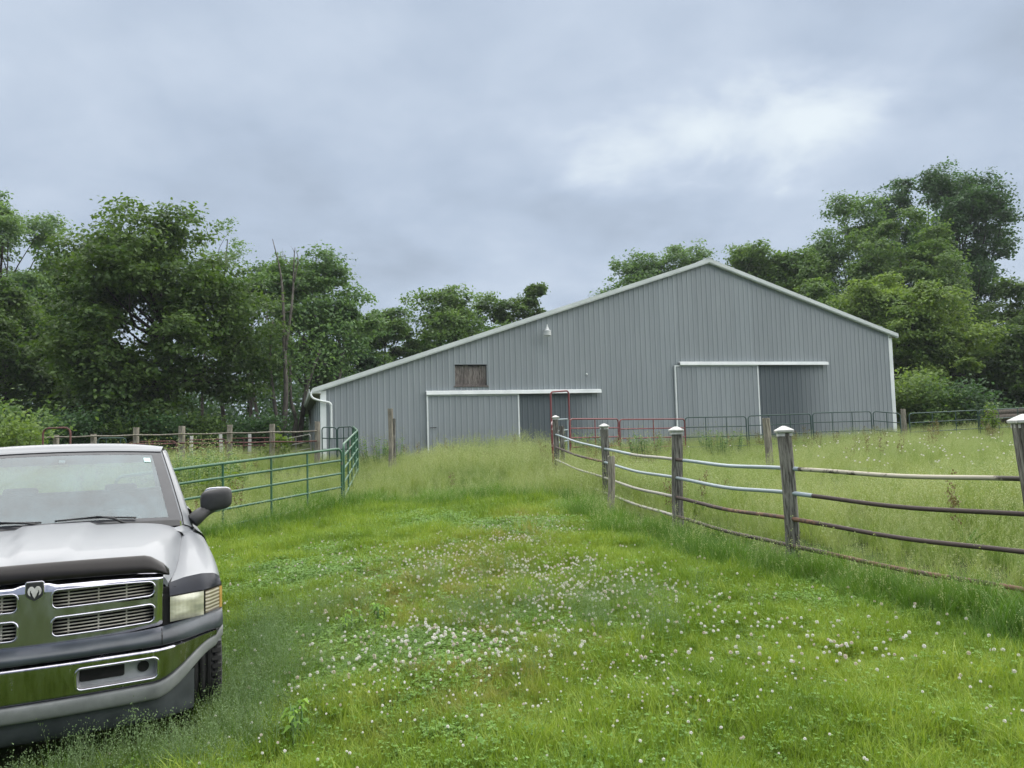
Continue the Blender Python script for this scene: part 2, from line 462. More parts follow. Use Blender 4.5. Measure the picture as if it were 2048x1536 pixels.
# roof: two ribbed slopes
for sgn, s_e in ((-1, -0.45), (1, 25.93)):
    mb = MB(); ny_ = 40
    P = [(PEAK_S, zr(PEAK_S)), (s_e, zr(s_e))]
    a, b = P
    vs = []
    for (q, z) in (a, b):
        for (yy, dz) in ((-0.12, 0), (BD + .2, 0), (BD + .2, -.07), (-0.12, -.07)): vs.append((q, yy, z + dz - ZB))
    mb.add(vs, [(0, 1, 2, 3), (7, 6, 5, 4), (0, 4, 5, 1), (1, 5, 6, 2), (2, 6, 7, 3), (3, 7, 4, 0)])
    roof = mb.build('roof', mat_roof, barn)
    rb = MB()
    for k in range(int((BD) / 0.4572)):
        yy = 0.2 + k * 0.4572
        vs = []
        for (q, z) in (a, b):
            vs += [(q, yy - .03, z - ZB + .001), (q, yy, z + .025 - ZB), (q, yy + .03, z - ZB + .001)]
        rb.add(vs, [(0, 1, 4, 3), (1, 2, 5, 4)])
    rb.build('roof_rib', mat_roof, roof)['kind'] = 'stuff'
    # rake boards
    for (d0, d1, y0, y1, mt, nm) in ((0.012, -0.15, -0.165, -0.121, mat_rake, 'rake_trim'), (-0.152, -0.185, -0.14, -0.024, mat_trim, 'rake_strip')):
        m2 = MB(); e = s_e + 0.02 * sgn
        poly = [(PEAK_S, zr(PEAK_S) + d0), (e, zr(e) + d0), (e, zr(e) + d1), (PEAK_S, zr(PEAK_S) + d1)]
        m2.prism(poly, lambda p, q, d: (p, d, q - ZB), y0, y1)
        m2.build(nm, mt, barn)
MB().b2((PEAK_S - .12, -.17, PEAK_Z - .02 - ZB), (PEAK_S + .12, BD, PEAK_Z + .035 - ZB)).build('ridge_cap', mat_roof, barn, bevel=0.01)
# left eave: soffit, gutter, downspout; corner boards
MB().b2((-0.47, -0.1, 3.37 - ZB), (-0.17, BD, 3.40 - ZB)).build('soffit', mat_soffit, barn)
MB().b2((-0.46, -0.11, 3.40 - ZB), (-0.175, -0.05, 3.55 - ZB)).build('eave_return', mat_trim, barn)
gm = MB(); prof = [(-0.47, 3.40), (-0.57, 3.42), (-0.585, 3.53), (-0.60, 3.54), (-0.60, 3.555), (-0.57, 3.55), (-0.555, 3.44), (-0.485, 3.42), (-0.485, 3.55), (-0.47, 3.55)]
gm.prism(prof, lambda p, q, d: (p, d, q - ZB), -0.14, BD); gut = gm.build('gutter', mat_trim, barn)
sp = catmull(np.array([(-0.53, -.1, 3.41), (-0.50, -.12, 3.28), (-0.40, -.12, 3.19), (-0.1, -.12, 3.10), (0.10, -.12, 3.06), (0.19, -.12, 2.98), (0.20, -.10, 2.85), (0.20, -.08, 2.3), (0.20, -.08, 1.72)]) - np.array([0, 0, ZB]), 4)
MB().tube(sp, 0.04, 8).build('downspout', mat_trim, barn, True, 40)
MB().b2((-0.19, -0.035, 0.3 - ZB), (0.02, 0.02, 3.5 - ZB)).build('corner_trim', mat_trim, barn, bevel=.006)
MB().b2((BW - 0.03, -0.035, 0.3 - ZB), (BW + .17, 0.04, 5.86 - ZB)).build('corner_trim', mat_trim, barn, bevel=.006)
MB().b2((BW + .02, -0.10, 5.70 - ZB), (25.90, BD, 5.735 - ZB)).build('soffit', mat_soffit, barn)
MB().b2((25.86, -0.12, 5.70 - ZB), (25.925, BD, 5.83 - ZB)).build('fascia', mat_trim, barn)
# loft opening with weathered boards
h0, h1, hz0, hz1 = HOLE
loft = MB().b2((h0 - .01, 0.22, hz0 - .02 - ZB), (h1 + .01, 0.25, hz1 + .02 - ZB)).build('loft_hatch', mat_dark, barn)
nb = 7
for k in range(nb):
    w = (h1 - h0) / nb
    MB().b2((h0 + k * w + .004, .075 + .006 * (k % 2), hz0 + .07 - ZB), (h0 + (k + 1) * w - .004, .10, hz1 - .03 - ZB + random.uniform(-.02, .02))).build('board', mat_board, loft)
MB().b2((h0, .05, hz0 + .0 - ZB), (h1, .12, hz0 + .07 - ZB)).build('cleat', mat_board, loft)
MB().b2((h0 - .05, -.05, hz0 - .06 - ZB), (h1 + .05, .12, hz0 - .002 - ZB)).build('sill', mat_board, loft, bevel=.005)
fr = MB()
fr.b2((h0 - .03, -.028, hz0 - ZB), (h0 + .002, .2, hz1 - ZB)).b2((h1 - .002, -.028, hz0 - ZB), (h1 + .03, .2, hz1 - ZB)).b2((h0 - .03, -.03, hz1 - .002 - ZB), (h1 + .03, .2, hz1 + .03 - ZB))
fr.build('frame', mat_wall, loft)
# sliding doors with their hooded tracks
def sliding_door(s0, s1, z0, z1, r0, r1, rz0, rz1):
    d = MB().b2((s0 + .01, -.085, z0 - ZB), (s1 - .01, -.045, z1 - ZB)).build('sliding_door', mat_dark, barn)
    a = s0 + .03
    while a < s1 - .05:
        b = min(a + 0.9144, s1 - .03)
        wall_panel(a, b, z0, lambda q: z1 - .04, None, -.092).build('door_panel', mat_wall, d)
        a = b
    MB().b2((s0 - .012, -.118, z0 - ZB), (s0 + .04, -.04, z1 - ZB)).build('edge_trim', mat_trim, d)
    MB().b2((s1 - .045, -.118, z0 - ZB), (s1 + .012, -.04, z1 - ZB)).build('edge_trim', mat_trim, d)
    MB().b2((s0 + .042, -.116, z1 - .05 - ZB), (s1 - .047, -.04, z1 - .002 - ZB)).build('edge_trim', mat_trim, d)
    t = MB(); poly = [(0.0, rz1 + .03), (-.15, rz1), (-.17, rz0), (-.155, rz0), (-.14, rz1 - .02), (0, rz1 - .005)]
    t.prism(poly, lambda p, q, dd: (dd, p - .022, q - ZB), r0, r1)
    t.build('door_track', mat_trim, barn)
    return d
dl = sliding_door(3.79, 7.47, 0.6, 3.285, 3.76, 10.99, 3.29, 3.42)
sliding_door(14.39, 18.42, 0.6, 4.42, 14.61, 22.02, 4.425, 4.55)
MB().tube([(3.90, -.10, 2.02 - ZB), (3.90, -.16, 2.02 - ZB), (4.12, -.16, 2.03 - ZB), (4.12, -.10, 2.03 - ZB)], 0.014, 6).build('handle', mat_black, dl)
# yard light over the left door
MLamp = mottled('galvanised_lamp', (0.40, 0.42, 0.42), (0.52, 0.54, 0.54), 8, 0.45, 0.2, 0.05)
MGl = mottled('lamp_glass', (0.42, 0.44, 0.44), (0.52, 0.54, 0.53), 12, 0.3)
lm = Matrix.Translation((8.67, -0.34, 0))
yl = MB().lathe([(0.0, 6.06 - ZB), (0.02, 6.05 - ZB), (0.03, 5.98 - ZB), (0.07, 5.86 - ZB), (0.085, 5.83 - ZB), (0.15, 5.80 - ZB), (0.155, 5.77 - ZB), (0.145, 5.765 - ZB), (0.0, 5.77 - ZB)], 20, lm).build('yard_light', MLamp, barn, True, 35)
MB().lathe([(0.145, 5.765 - ZB), (0.15, 5.60 - ZB), (0.13, 5.585 - ZB), (0.0, 5.58 - ZB)], 20, lm).build('lamp_lens', MGl, yl, True, 35)
MB().tube([(8.67, 0.0, 5.88 - ZB), (8.67, -0.28, 5.88 - ZB)], 0.025, 6).build('bracket', MLamp, yl)
MB().lathe([(0, .0), (.03, .0), (.045, .02), (.03, .05), (.0, .06)], 10, Matrix.Translation((10.42, -.022, 4.06 - ZB)) @ Matrix.Rotation(math.pi / 2, 4, 'X')).build('insulator', mat_trim, barn, True)

# ------------------------------------------------------------------ fences, gates, posts
def paint_mat(name, c, chip, amt=0.62, rough=0.45, scale=7):
    M = Mat(name); v = M.coord('Object'); f = M.noise(v, scale, 6, 0.65); g = M.noise(v, 2.0, 3)
    col = M.mix(M.mrange(g, .3, .7, 0, .5), c, tuple(x * 0.72 for x in c))
    col = M.mix(M.mrange(f, amt, amt + .05), col, chip)
    M.setp(col, rough, 0, None, 0.5); M.bump(f, 0.15, 0.003); return M.m
m_green = paint_mat('green_gate_paint', (0.030, 0.105, 0.056), (0.10, 0.09, 0.07), 0.66)
m_green_far = paint_mat('dark_green_panel_paint', (0.022, 0.062, 0.052), (0.06, 0.06, 0.05), 0.68)
m_red = paint_mat('faded_red_paint', (0.17, 0.032, 0.035), (0.20, 0.13, 0.12), 0.62)
m_redchip = paint_mat('chipped_red_paint', (0.15, 0.03, 0.032), (0.42, 0.33, 0.33), 0.53, 0.5, 9)
m_rustred = paint_mat('rusty_red_pipe', (0.13, 0.052, 0.045), (0.07, 0.035, 0.025), 0.5, 0.8)
m_galv = paint_mat('galvanised_pipe', (0.27, 0.33, 0.36), (0.17, 0.16, 0.14), 0.64, 0.4)
m_pale = paint_mat('pale_dull_pipe', (0.33, 0.32, 0.28), (0.12, 0.085, 0.06), 0.58, 0.6)
m_brown = paint_mat('dark_rusted_pipe', (0.060, 0.042, 0.036), (0.12, 0.075, 0.05), 0.62, 0.7)
m_rust = paint_mat('orange_rusted_pipe', (0.165, 0.092, 0.058), (0.075, 0.05, 0.038), 0.5, 0.8)
m_cream = paint_mat('cream_peeling_pipe', (0.40, 0.37, 0.29), (0.055, 0.045, 0.036), 0.52, 0.6, 1.6)
m_post = wood_mat('weathered_post', (0.032, 0.029, 0.026), (0.23, 0.225, 0.20))
m_post_lt = wood_mat('pale_post', (0.11, 0.10, 0.08), (0.30, 0.28, 0.23))
m_white = mottled('white_cap_plastic', (0.36, 0.36, 0.34), (0.56, 0.56, 0.55), 14, 0.55, 0, 0.1)
m_whitepost = mottled('white_painted_post', (0.42, 0.42, 0.39), (0.58, 0.58, 0.55), 6, 0.7)

def post_mesh(h, w, seed, taper=0.94, square=True, n=None):
    """weathered timber: splayed rounded-square section, rough uneven faces, worn top"""
    rnd = np.random.RandomState(seed); mb = MB(); n = 16; m = 12; rows = []
    ph = rnd.rand(6) * 6.28
    for i in range(m + 1):
        t = i / m; z = -0.4 + t * (h + 0.4); row = []
        for k in range(n):
            a = 2 * math.pi * (k + .5) / n
            r = w / 2 / (max(abs(math.cos(a)), abs(math.sin(a))) if square else 0.95)
            r = min(r, w / 2 * 1.28) if square else r
            r *= (1 - (1 - taper) * t) * (1 + 0.05 * math.sin(3 * a + ph[0] + t * 2) + 0.035 * math.sin(7 * a + ph[1] + t * 5) + rnd.uniform(-.025, .025))
            row.append((r * math.cos(a) + 0.012 * math.sin(t * 5 + ph[2]), r * math.sin(a) + 0.012 * math.sin(t * 4 + ph[3]), z + (rnd.uniform(-.012, .006) if i == m else 0)))
        rows.append(row)
    vs = [p for r in rows for p in r]; fs = []
    for i in range(m):
        for k in range(n):
            k2 = (k + 1) % n; fs.append((i * n + k, i * n + k2, (i + 1) * n + k2, (i + 1) * n + k))
    vs.append((0, 0, h - .006)); c = len(vs) - 1
    fs += [(m * n + k, m * n + (k + 1) % n, c) for k in range(n)]
    return mb.add(vs, fs)
def post(parent, loc, h, w, mat, seed, lean=(0, 0), cap=False, name='post', square=True):
    o = post_mesh(h, w, seed, square=square).build(name, mat, parent, True, 50)
    o.location = loc; o.rotation_euler = (lean[0], lean[1], random.uniform(-.2, .2))
    if cap:
        cw = w * 0.52
        c = MB()
        def ring(hw, z): return [(-hw, -hw, z), (hw, -hw, z), (hw, hw, z), (-hw, hw, z)]
        prof = [(cw, h - .055), (cw, h - .02), (cw * 1.22, h - .012), (cw * 1.25, h + .012), (cw * 1.02, h + .022), (cw * .45, h + .048), (cw * .18, h + .058)]
        rows = [ring(a, z) for a, z in prof]
        vs = [p for r in rows for p in r]; fs = []
        for i in range(len(rows) - 1):
            for k in range(4): fs.append((i * 4 + k, i * 4 + (k + 1) % 4, (i + 1) * 4 + (k + 1) % 4, (i + 1) * 4 + k))
        fs.append(tuple(len(vs) - 4 + k for k in range(4)))
        co = c.add(vs, fs).build('post_cap', m_white, o, bevel=.004)
    return o

# right-hand pipe rail fence
PX = [(1111, 20.2, 835, 0.150), (1208, 14.9, 853, 0.150), (1350, 11.2, 861, 0.150), (1574, 8.6, 862, 0.145), (2076, 6.6, 840, 0.155)]
RAIL = [(869, 894, 919, 947), (897.5, 924, 955, 985), (919, 955, 994, 1032), (937, 985, 1036, 1090), (959, 1030, 1107, 1184)]
p0 = at(PX[0][0], 900, PX[0][1])
fence = empty('pipe_rail_fence', (p0[0], p0[1], gz(p0[0], p0[1])))
tag(fence, 'weathered post fence with white caps and four rusty pipe rails beside the mown lane', 'fence')
fo = np.array(fence.location)
posts_xy = []
for i, (u, Y, vt, w) in enumerate(PX):
    p = at(u, vt, Y); g = gz(p[0], p[1]); posts_xy.append((p[0], p[1]))
    lean = [(0, 0), (0.0, 0.0), (0, .01), (0.0, -0.022), (0.0, -0.065)][i]
    post(fence, (p[0] - fo[0], p[1] - fo[1], g - fo[2]), p[2] - g, w, m_post, 20 + i, lean, True)
p = at(1123, 852, 20.3); g = gz(p[0], p[1])
post(fence, (p[0] - fo[0], p[1] - fo[1], g - fo[2]), p[2] - g, 0.12, m_post, 31)
# one more span runs on out of the picture to the right
nx_ = (posts_xy[-1][0] + 1.25, posts_xy[-1][1] - 2.3)
g = gz(*nx_); post(fence, (nx_[0] - fo[0], nx_[1] - fo[1], g - fo[2]), 1.5, 0.15, m_post, 33, (0, 0), True)
MATS = [[(m_galv,), (m_brown, .72, m_rust), (m_pale,), (m_pale,)],
        [(m_galv, .45, m_pale), (m_galv,), (m_pale,), (m_pale,)],
        [(m_brown, .1, m_galv), (m_galv,), (m_brown, .5, m_rust), (m_brown,)],
        [(m_galv, .06, m_cream), (m_galv, .13, m_brown), (m_rust, .16, m_brown), (m_brown, .2, m_rust)]]
def rail_tube(a, b, t0, t1, sag, r):
    P = []
    for k in range(13):
        t = t0 + (t1 - t0) * k / 12
        q = a + (b - a) * t; q = q - np.array([0, 0, sag * 4 * t * (1 - t)]) + np.array([0, 0, .006 * math.sin(9 * t)])
        P.append(q - fo)
    return MB().tube(P, r, 10)
ends = [[at(PX[i][0] + (0 if i < 4 else -6), RAIL[i][k], PX[i][1]) for k in range(4)] for i in range(5)]
ends.append([np.array([nx_[0], nx_[1], gz(*nx_) + hh]) for hh in (1.2, .86, .56, .27)])
for i in range(5):
    mats = MATS[min(i, 3)]
    for k in range(4):
        a, b = ends[i][k], ends[i + 1][k]; mt = mats[k]; sag = [.02, .035, .03, .02][k]
        r = 0.023
        if len(mt) == 1: rail_tube(a, b, 0, 1, sag, r).build('rail', mt[0], fence, True, 50)
        else:
            rail_tube(a, b, 0, mt[1], sag, r * 1.08).build('rail', mt[0], fence, True, 50)
            rail_tube(a, b, mt[1], 1, sag, r).build('rail', mt[2], fence, True, 50)

def lone_post(u, vt, Y, w, mat, seed, label, lean=(0, 0), name='wooden_post', square=True):
    p = at(u, vt, Y); g = gz(p[0], p[1])
    o = post_mesh(p[2] - g, w, seed, square=square).build(name, mat, None, True, 50)
    o.location = (p[0], p[1], g); o.rotation_euler = (lean[0], lean[1], .3)
    tag(o, label, 'post'); return o
lone_post(1218, 912, 12.8, 0.115, m_post_lt, 41, 'short pale post standing close in front of the capped pipe fence', (0, .03), square=False)
lone_post(1535, 836, 17.0, 0.14, m_post_lt, 42, 'tall pale bare post standing alone in the meadow behind the pipe fence', (0, -.03))
lone_post(1806, 818, 30.0, 0.16, m_post_lt, 43, 'pale square post between green panels by the right barn corner')
lp = empty('wooden_post', (*at(782, 900, 24.0)[:2], gz(*at(782, 900, 24.0)[:2])))
tag(lp, 'tall split grey post standing alone in front of the left barn wall', 'post')
hh = at(782, 817, 24.0)[2] - lp.location.z
post(lp, (0, 0, 0), hh, 0.15, m_post_lt, 44, (0, 0), name='shaft')
post(lp, (0.10, .03, 0), hh - .32, 0.10, m_post, 45, (0, 0), name='spliced_board')

def panel(name, label, cat, A, B, h, nr, ups, mat, r=0.022, rad=0.14, group=None, square_r=False, root_z=None):
    """tube livestock panel hung between top corners A and B"""
    A, B = np.array(A), np.array(B)
    g = min(A[2], B[2]) - h
    root = empty(name, (A[0], A[1], g)); tag(root, label, cat, group)
    o = np.array([A[0], A[1], g]); L = np.linalg.norm((B - A)[:2]); dv = (B - A) / L
    def pt(t, d): return A + dv * t - np.array([0, 0, d]) - o
    loop = []
    for (cx_, cz_, a0) in ((rad, rad, 180), (L - rad, rad, 270), (L - rad, h - rad * .4, 0), (rad, h - rad * .4, 90)):
        rr = rad if cz_ == rad else rad * .4
        cxx = cx_ if rr == rad else (L - rr if cx_ > L / 2 else rr)
        for k in range(5):
            a = D2R(a0 + k * 22.5); loop.append(pt(cxx + rr * math.cos(a), cz_ + rr * math.sin(a)))
    MB().tube(loop, r, 8, closed=True).build('frame', mat, root, True, 60)
    for k in range(1, nr - 1):
        d = h * k / (nr - 1) if nr < 6 else h * (k / (nr - 1)) ** 1.08
        MB().tube([pt(r, d), pt(L - r, d)], r * .85, 8).build('rail', mat, root, True, 60)
    for t in ups:
        MB().tube([pt(L * t, r), pt(L * t, h - r)], r * .8, 6).build('upright', mat, root, True, 60)
    return root

# left: the green gate beside the truck and the run of panels to the barn corner
gA, gB = at(470, 924, 13.7), at(683, 897, 16.0)
gdir = (gB - gA) / np.linalg.norm((gB - gA)[:2]); gL = gB - gdir * 4.9
panel('tube_gate', 'long green tube gate with six rails behind the pickup mirror', 'gate', gL, gB, 1.38, 6, (.2, .4, .62, .805), m_green, .025, .13)
q1, q2 = at(687, 888, 16.2), at(715, 861, 22.2)
panel('livestock_panel', 'green panel running away from the gate end towards the barn', 'livestock panel', q1, q2, 1.4, 6, (.25, .5, .75), m_green, .025, .12)
q3, q4 = at(714, 860, 22.4), at(706, 853, 26.0)
panel('livestock_panel', 'green panel seen nearly end on beside the left door post', 'livestock panel', q3, q4, 1.5, 6, (.33, .66), m_green, .024, .12)
panel('livestock_panel', 'dark green panel across the left barn corner, half hidden by the gate', 'livestock panel', at(644, 854.5, 26.4), at(673, 855, 26.3), 1.5, 5, (.5,), m_green_far, .022, .1)
panel('livestock_panel', 'dark green barred panel beside the downspout joining the angled green panel', 'livestock panel', at(675, 854.5, 26.25), at(705, 853, 26.05), 1.5, 5, (.4, .75), m_green_far, .022, .1)

# left: old timber fence with thin rails
LF = [(187, 868), (272, 855), (364, 852), (460, 850), (545, 848), (634, 843)]
p = at(187, 880, 26.5)
lf = empty('timber_fence', (p[0], p[1], gz(p[0], p[1]))); lo = np.array(lf.location)
tag(lf, 'pale timber post fence with thin grey rails behind the pickup', 'fence')
prev = None
for i, (u, vt) in enumerate([(40, 872), (112, 870)] + LF):
    p = at(u, vt, 26.5); g = gz(p[0], p[1])
    post(lf, (p[0] - lo[0], p[1] - lo[1], g - lo[2]), p[2] - g, 0.17 if i != 4 else .19, m_post_lt, 60 + i, (0, random.uniform(-.015, .015)))
    cur = (at(u, 876 - 14 * i / 7, 26.35), at(u, 892 - 10 * i / 7, 26.35))
    if prev:
        for k, (a, b) in enumerate(zip(prev, cur)):
            MB().tube([a - lo, (a + b) / 2 - lo - np.array([0, 0, .02]), b - lo], .03, 6).build('rail', m_post_lt if k == 0 else m_rustred, lf, True, 60)
    prev = cur
# further back: white posts and rusty red gates
for k, (u, vt) in enumerate([(383, 872), (442, 868), (499, 868)]):
    lone_post(u, vt, 31.5, 0.13, m_whitepost, 80 + k, 'thin white post behind the pale timber fence, %s of three' % ('leftmost', 'middle', 'rightmost')[k], name='white_post')
panel('pipe_gate', 'rusty red pipe gate behind the timber fence, left of the white posts', 'gate', at(258, 884, 30.5), at(352, 882, 30.7), 1.2, 5, (.5,), m_rustred, .024, .15)
panel('pipe_gate', 'rusty red pipe gate with rounded end among the white posts', 'gate', at(355, 881, 30.7), at(452, 878, 31.0), 1.2, 5, (.5,), m_rustred, .024, .15)
panel('pipe_gate', 'rusty red pipe gate low behind the timber fence right of the white posts', 'gate', at(456, 877, 31.0), at(560, 875, 31.4), 1.2, 5, (.3, .7), m_rustred, .024, .15)
panel('pipe_gate', 'pale rusty pipe gate slanting down towards the left barn corner', 'gate', at(563, 880, 30.9), at(622, 868, 29.6), 1.1, 5, (.5,), m_pale, .024, .15)
panel('livestock_panel', 'small green panel behind the timber fence above the pickup roof', 'livestock panel', at(196, 876, 28.6), at(252, 876, 29.2), 1.3, 5, (.3, .8), m_green_far, .022, .12)
panel('pipe_hoop', 'rusty brown pipe hoop rising above the pickup roof at far left', 'hoop', at(86, 857, 24.0), at(141, 855, 24.0), 1.2, 2, (), m_rustred, .03, .18)

# right of the lane: red walk-through gate and the panels along the barn
bA, bB = at(1101, 784, 24.0), at(1137, 781.5, 24.4)
panel('bow_gate', 'tall red bow frame of the walk-through gate beside the fence corner', 'gate frame', bA, bB, 2.3, 2, (), m_red, .028, .10)
panel('gate_leaf', 'chipped red gate leaf swung open edge-on against the corner post', 'gate', at(1104, 846, 20.8), at(1108, 838, 23.9), 1.5, 5, (.5,), m_redchip, .03, .10)
panel('livestock_panel', 'short pale grey panel between the corner post and the red frame', 'livestock panel', at(1114, 839, 22.6), at(1135, 838, 24.3), 1.35, 5, (), m_galv, .024, .06)
panel('livestock_panel', 'red panel with a rusty lower half right beside the bow frame', 'livestock panel', at(1140, 838, 24.5), at(1236, 838, 26.2), 1.2, 5, (.5,), m_red, .024, .10)
panel('livestock_panel', 'red panel ending where the dark green panels begin', 'livestock panel', at(1239, 839, 26.3), at(1369, 838, 28.3), 1.3, 5, (.5,), m_red, .024, .12)
G5 = [(1370, 835, 1492, 833, 28.4, 29.0), (1496, 832, 1621, 827.5, 29.0, 29.4), (1625, 826, 1742, 823, 29.4, 29.8), (1746, 822.5, 1800, 827, 29.8, 29.6), (1818, 827, 1955, 820.5, 29.8, 30.6)]
GL = ['dark green panel next to the red panels along the barn', 'dark green panel crossing the right door edge and the dark wall patch', 'dark green panel in front of the right barn wall', 'short dark green panel sloping down across the right barn corner', 'dark green panel beyond the barn corner in front of the trees']
for (u0, v0, u1, v1, Y0, Y1), lb in zip(G5, GL):
    panel('livestock_panel', lb, 'livestock panel', at(u0, v0, Y0), at(u1, v1, Y1), 1.45, 5, (.33, .67) if u1 - u0 > 80 else (.5,), m_green_far, .021, .12, 'green panels along the barn')
panel('livestock_panel', 'dark green panel furthest right, half lost behind the sapling', 'livestock panel', at(1958, 820, 30.6), at(2072, 815, 31.2), 1.45, 5, (.33, .67), m_green_far, .021, .12, 'green panels along the barn')
# old timbers stacked at the far right
for k, (u, v, dz) in enumerate([(2005, 824, 0), (2012, 834, .1), (1996, 842, -.1)]):
    a = at(u - 30, v + 2, 33.0); b = at(u + 75, v - 3, 34.5)
    o = MB().tube([a, (a * .7 + b * .3) + np.array([0, 0, .02]), b], [.13, .15, .12], 9).build('old_log', wood_mat('old_log_%s' % 'abc'[k], (.03, .026, .022), (.14, .12, .1)), None, True, 60)
    tag(o, 'dark old log lying at the far right beside the end post, %s of the pile' % ('top', 'middle', 'bottom')[k], 'log')
# ------------------------------------------------------------------ pickup truck (local: x forward, y to its left, z up)
TR = empty('pickup_truck', (-2.58, 4.17, -0.125), D2R(-63.6))
tag(TR, 'silver pickup truck with chrome cross-bar grille parked at the left', 'pickup truck')
MP = Mat('silver_paint'); pv = MP.coord('Object')
pf = MP.noise(pv, 1.2, 3, 0.5); pg = MP.noise(MP.coord('Object', (1, 3, 3)), 3, 5, 0.6)
pc = MP.ramp(pf, [(0.3, (0.150, 0.161, 0.176)), (0.7, (0.168, 0.179, 0.194))])
pc = MP.mix(MP.mrange(pg, .55, .78, 0, .12), pc, (0.15, 0.148, 0.138))          # dried water marks and dust
MP.setp(pc, 0.42, 0.08, 0.15)
paint = MP.m
MC = Mat('chrome'); cv = MC.coord('Object', (1, 1, .25))
cf = MC.noise(cv, 14, 5, .65)
MC.setp(MC.ramp(cf, [(.3, (.39, .385, .44)), (.7, (.54, .535, .60))]), MC.mrange(cf, .3, .75, .06, .22), 1.0)
chrome = MC.m
MB2 = Mat('dirty_bumper_chrome'); v2 = MB2.coord('Object', (1, 1, .12)); f2 = MB2.noise(v2, 30, 5, .65); f3 = MB2.noise(MB2.coord('Object'), 3, 4, .6)
MB2.setp(MB2.mix(MB2.mrange(f3, .4, .65, 0, .5), MB2.ramp(f2, [(.3, (.25, .245, .29)), (.7, (.44, .43, .49))]), (.27, .265, .28)), MB2.mrange(f2, .3, .75, .10, .30), 1.0)
bchrome = MB2.m
dull_silver = mottled('dull_silver_plastic', (.30, .31, .32), (.40, .41, .42), 9, .5, .1, .05)
valance = mottled('grey_valance', (.11, .118, .118), (.19, .20, .20), 5, .6, 0, .05, lo=.3, hi=.6)
rubber = mottled('blue_black_rubber', (.020, .026, .034), (.045, .055, .066), 4, .42, 0, .04)
airdam = mottled('dark_grey_air_dam', (.022, .027, .031), (.05, .058, .064), 5, .6)
cover = mottled('dark_blue_cover', (.004, .006, .012), (.008, .011, .020), 6, .30, 0, 0, spec=.2)
smoked = mottled('smoked_deflector', (.006, .0055, .0055), (.013, .011, .011), 3, .34, 0, 0, spec=.25)
blackp = mottled('black_plastic', (.012, .013, .014), (.022, .023, .025), 12, .55, 0, .1)
barmat = mottled('grille_bar_silver', (.34, .32, .27), (.50, .48, .42), 8, .4, .3, 0)
tyre_m = mottled('tyre_rubber', (.012, .012, .013), (.028, .028, .028), 12, .85)
rim_m = mottled('steel_rim', (.30, .31, .32), (.42, .43, .44), 8, .4, .6)
fabric = mottled('grey_seat_fabric', (.035, .038, .042), (.055, .058, .062), 20, .9)
dash_m = mottled('grey_dash', (.085, .09, .095), (.12, .125, .13), 15, .7)
seam_m = mottled('seam_black', (.006, .006, .006), (.01, .01, .01), 8, .9, 0, 0)
frit_m = mottled('black_glass_border', (.035, .037, .042), (.05, .052, .058), 4, .12, 0, 0)
def glass(name, tint, dust_sheen, fac_g, fac_d):
    M = Mat(name); v = M.coord('Object'); f = M.noise(v, 3.0, 7, .7); d = M.noise(v, 90, 3, .6)
    tr = M.n('ShaderNodeBsdfTransparent'); tr.inputs[0].default_value = (*tint, 1)
    df = M.n('ShaderNodeBsdfDiffuse'); df.inputs[0].default_value = (*dust_sheen, 1)
    gl = M.n('ShaderNodeBsdfGlossy'); gl.inputs['Roughness'].default_value = .05
    fr = M.n('ShaderNodeFresnel'); fr.inputs[0].default_value = 1.5
    m1 = M.n('ShaderNodeMixShader'); m2 = M.n('ShaderNodeMixShader')
    M.l(M.math('ADD', M.mrange(f, .3, .75, fac_d * .55, fac_d * 1.4), M.mrange(d, .55, .7, 0, fac_d * .4)), m1.inputs[0])
    M.l(tr.outputs[0], m1.inputs[1]); M.l(df.outputs[0], m1.inputs[2])
    M.l(M.math('ADD', M.math('MULTIPLY', fr.outputs[0], 1.3), fac_g), m2.inputs[0]); M.l(m1.outputs[0], m2.inputs[1]); M.l(gl.outputs[0], m2.inputs[2])
    M.l(m2.outputs[0], M.out.inputs['Surface']); return M.m
wglass = glass('windscreen_glass', (.62, .78, .80), (.17, .285, .335), .05, .24)  # dust film tinted blue to stand in for sky reflected on the glass
sglass = glass('side_glass', (.45, .52, .52), (.3, .33, .33), .10, .06)
ML = Mat('headlamp_lens'); lv = ML.coord('Object')
wv_ = ML.n('ShaderNodeTexWave', wave_type='BANDS', bands_direction='Y'); wv_.inputs['Scale'].default_value = 42; wv_.inputs['Distortion'].default_value = .2
ML.l(lv, wv_.inputs['Vector'])
lf_ = ML.noise(ML.coord('Object', (1, 7, 16)), 1.0, 3, .5)
lc = ML.ramp(lf_, [(.32, (.30, .31, .24)), (.5, (.46, .46, .35)), (.68, (.72, .72, .60))])
lc = ML.mix(.35, lc, ML.ramp(wv_.outputs['Fac'], [(0, (.25, .26, .2)), (1, (.75, .75, .62))]), 'MULTIPLY')
ML.setp(lc, .12, 0, .6); ML.bump(wv_.outputs['Fac'], .4, .004); lens_m = ML.m
MS = Mat('signal_lens'); sv = MS.coord('Object')
ws = MS.n('ShaderNodeTexWave', wave_type='BANDS', bands_direction='Z'); ws.inputs['Scale'].default_value = 15; MS.l(sv, ws.inputs['Vector'])
MS.setp(MS.ramp(ws.outputs['Fac'], [(0, (.12, .10, .07)), (.5, (.26, .23, .17)), (1, (.42, .39, .31))]), .12, 0, .6); MS.bump(ws.outputs['Fac'], .5, .004); signal_m = MS.m
amber = mottled('amber_lens', (.30, .18, .05), (.42, .27, .08), 20, .15, 0, 0, coat=.5)

def mir(A): B = np.array(A, float).copy(); B[..., 1] *= -1; return B
def rows_surface(A, name, mat, parent, flip=False, both=True, **kw):
    o = MB().grid(A, flip).build(name, mat, parent, True, kw.get('angle', 40))
    if both: MB().grid(mir(A), not flip).build(name, mat, parent, True, kw.get('angle', 40))
    return o
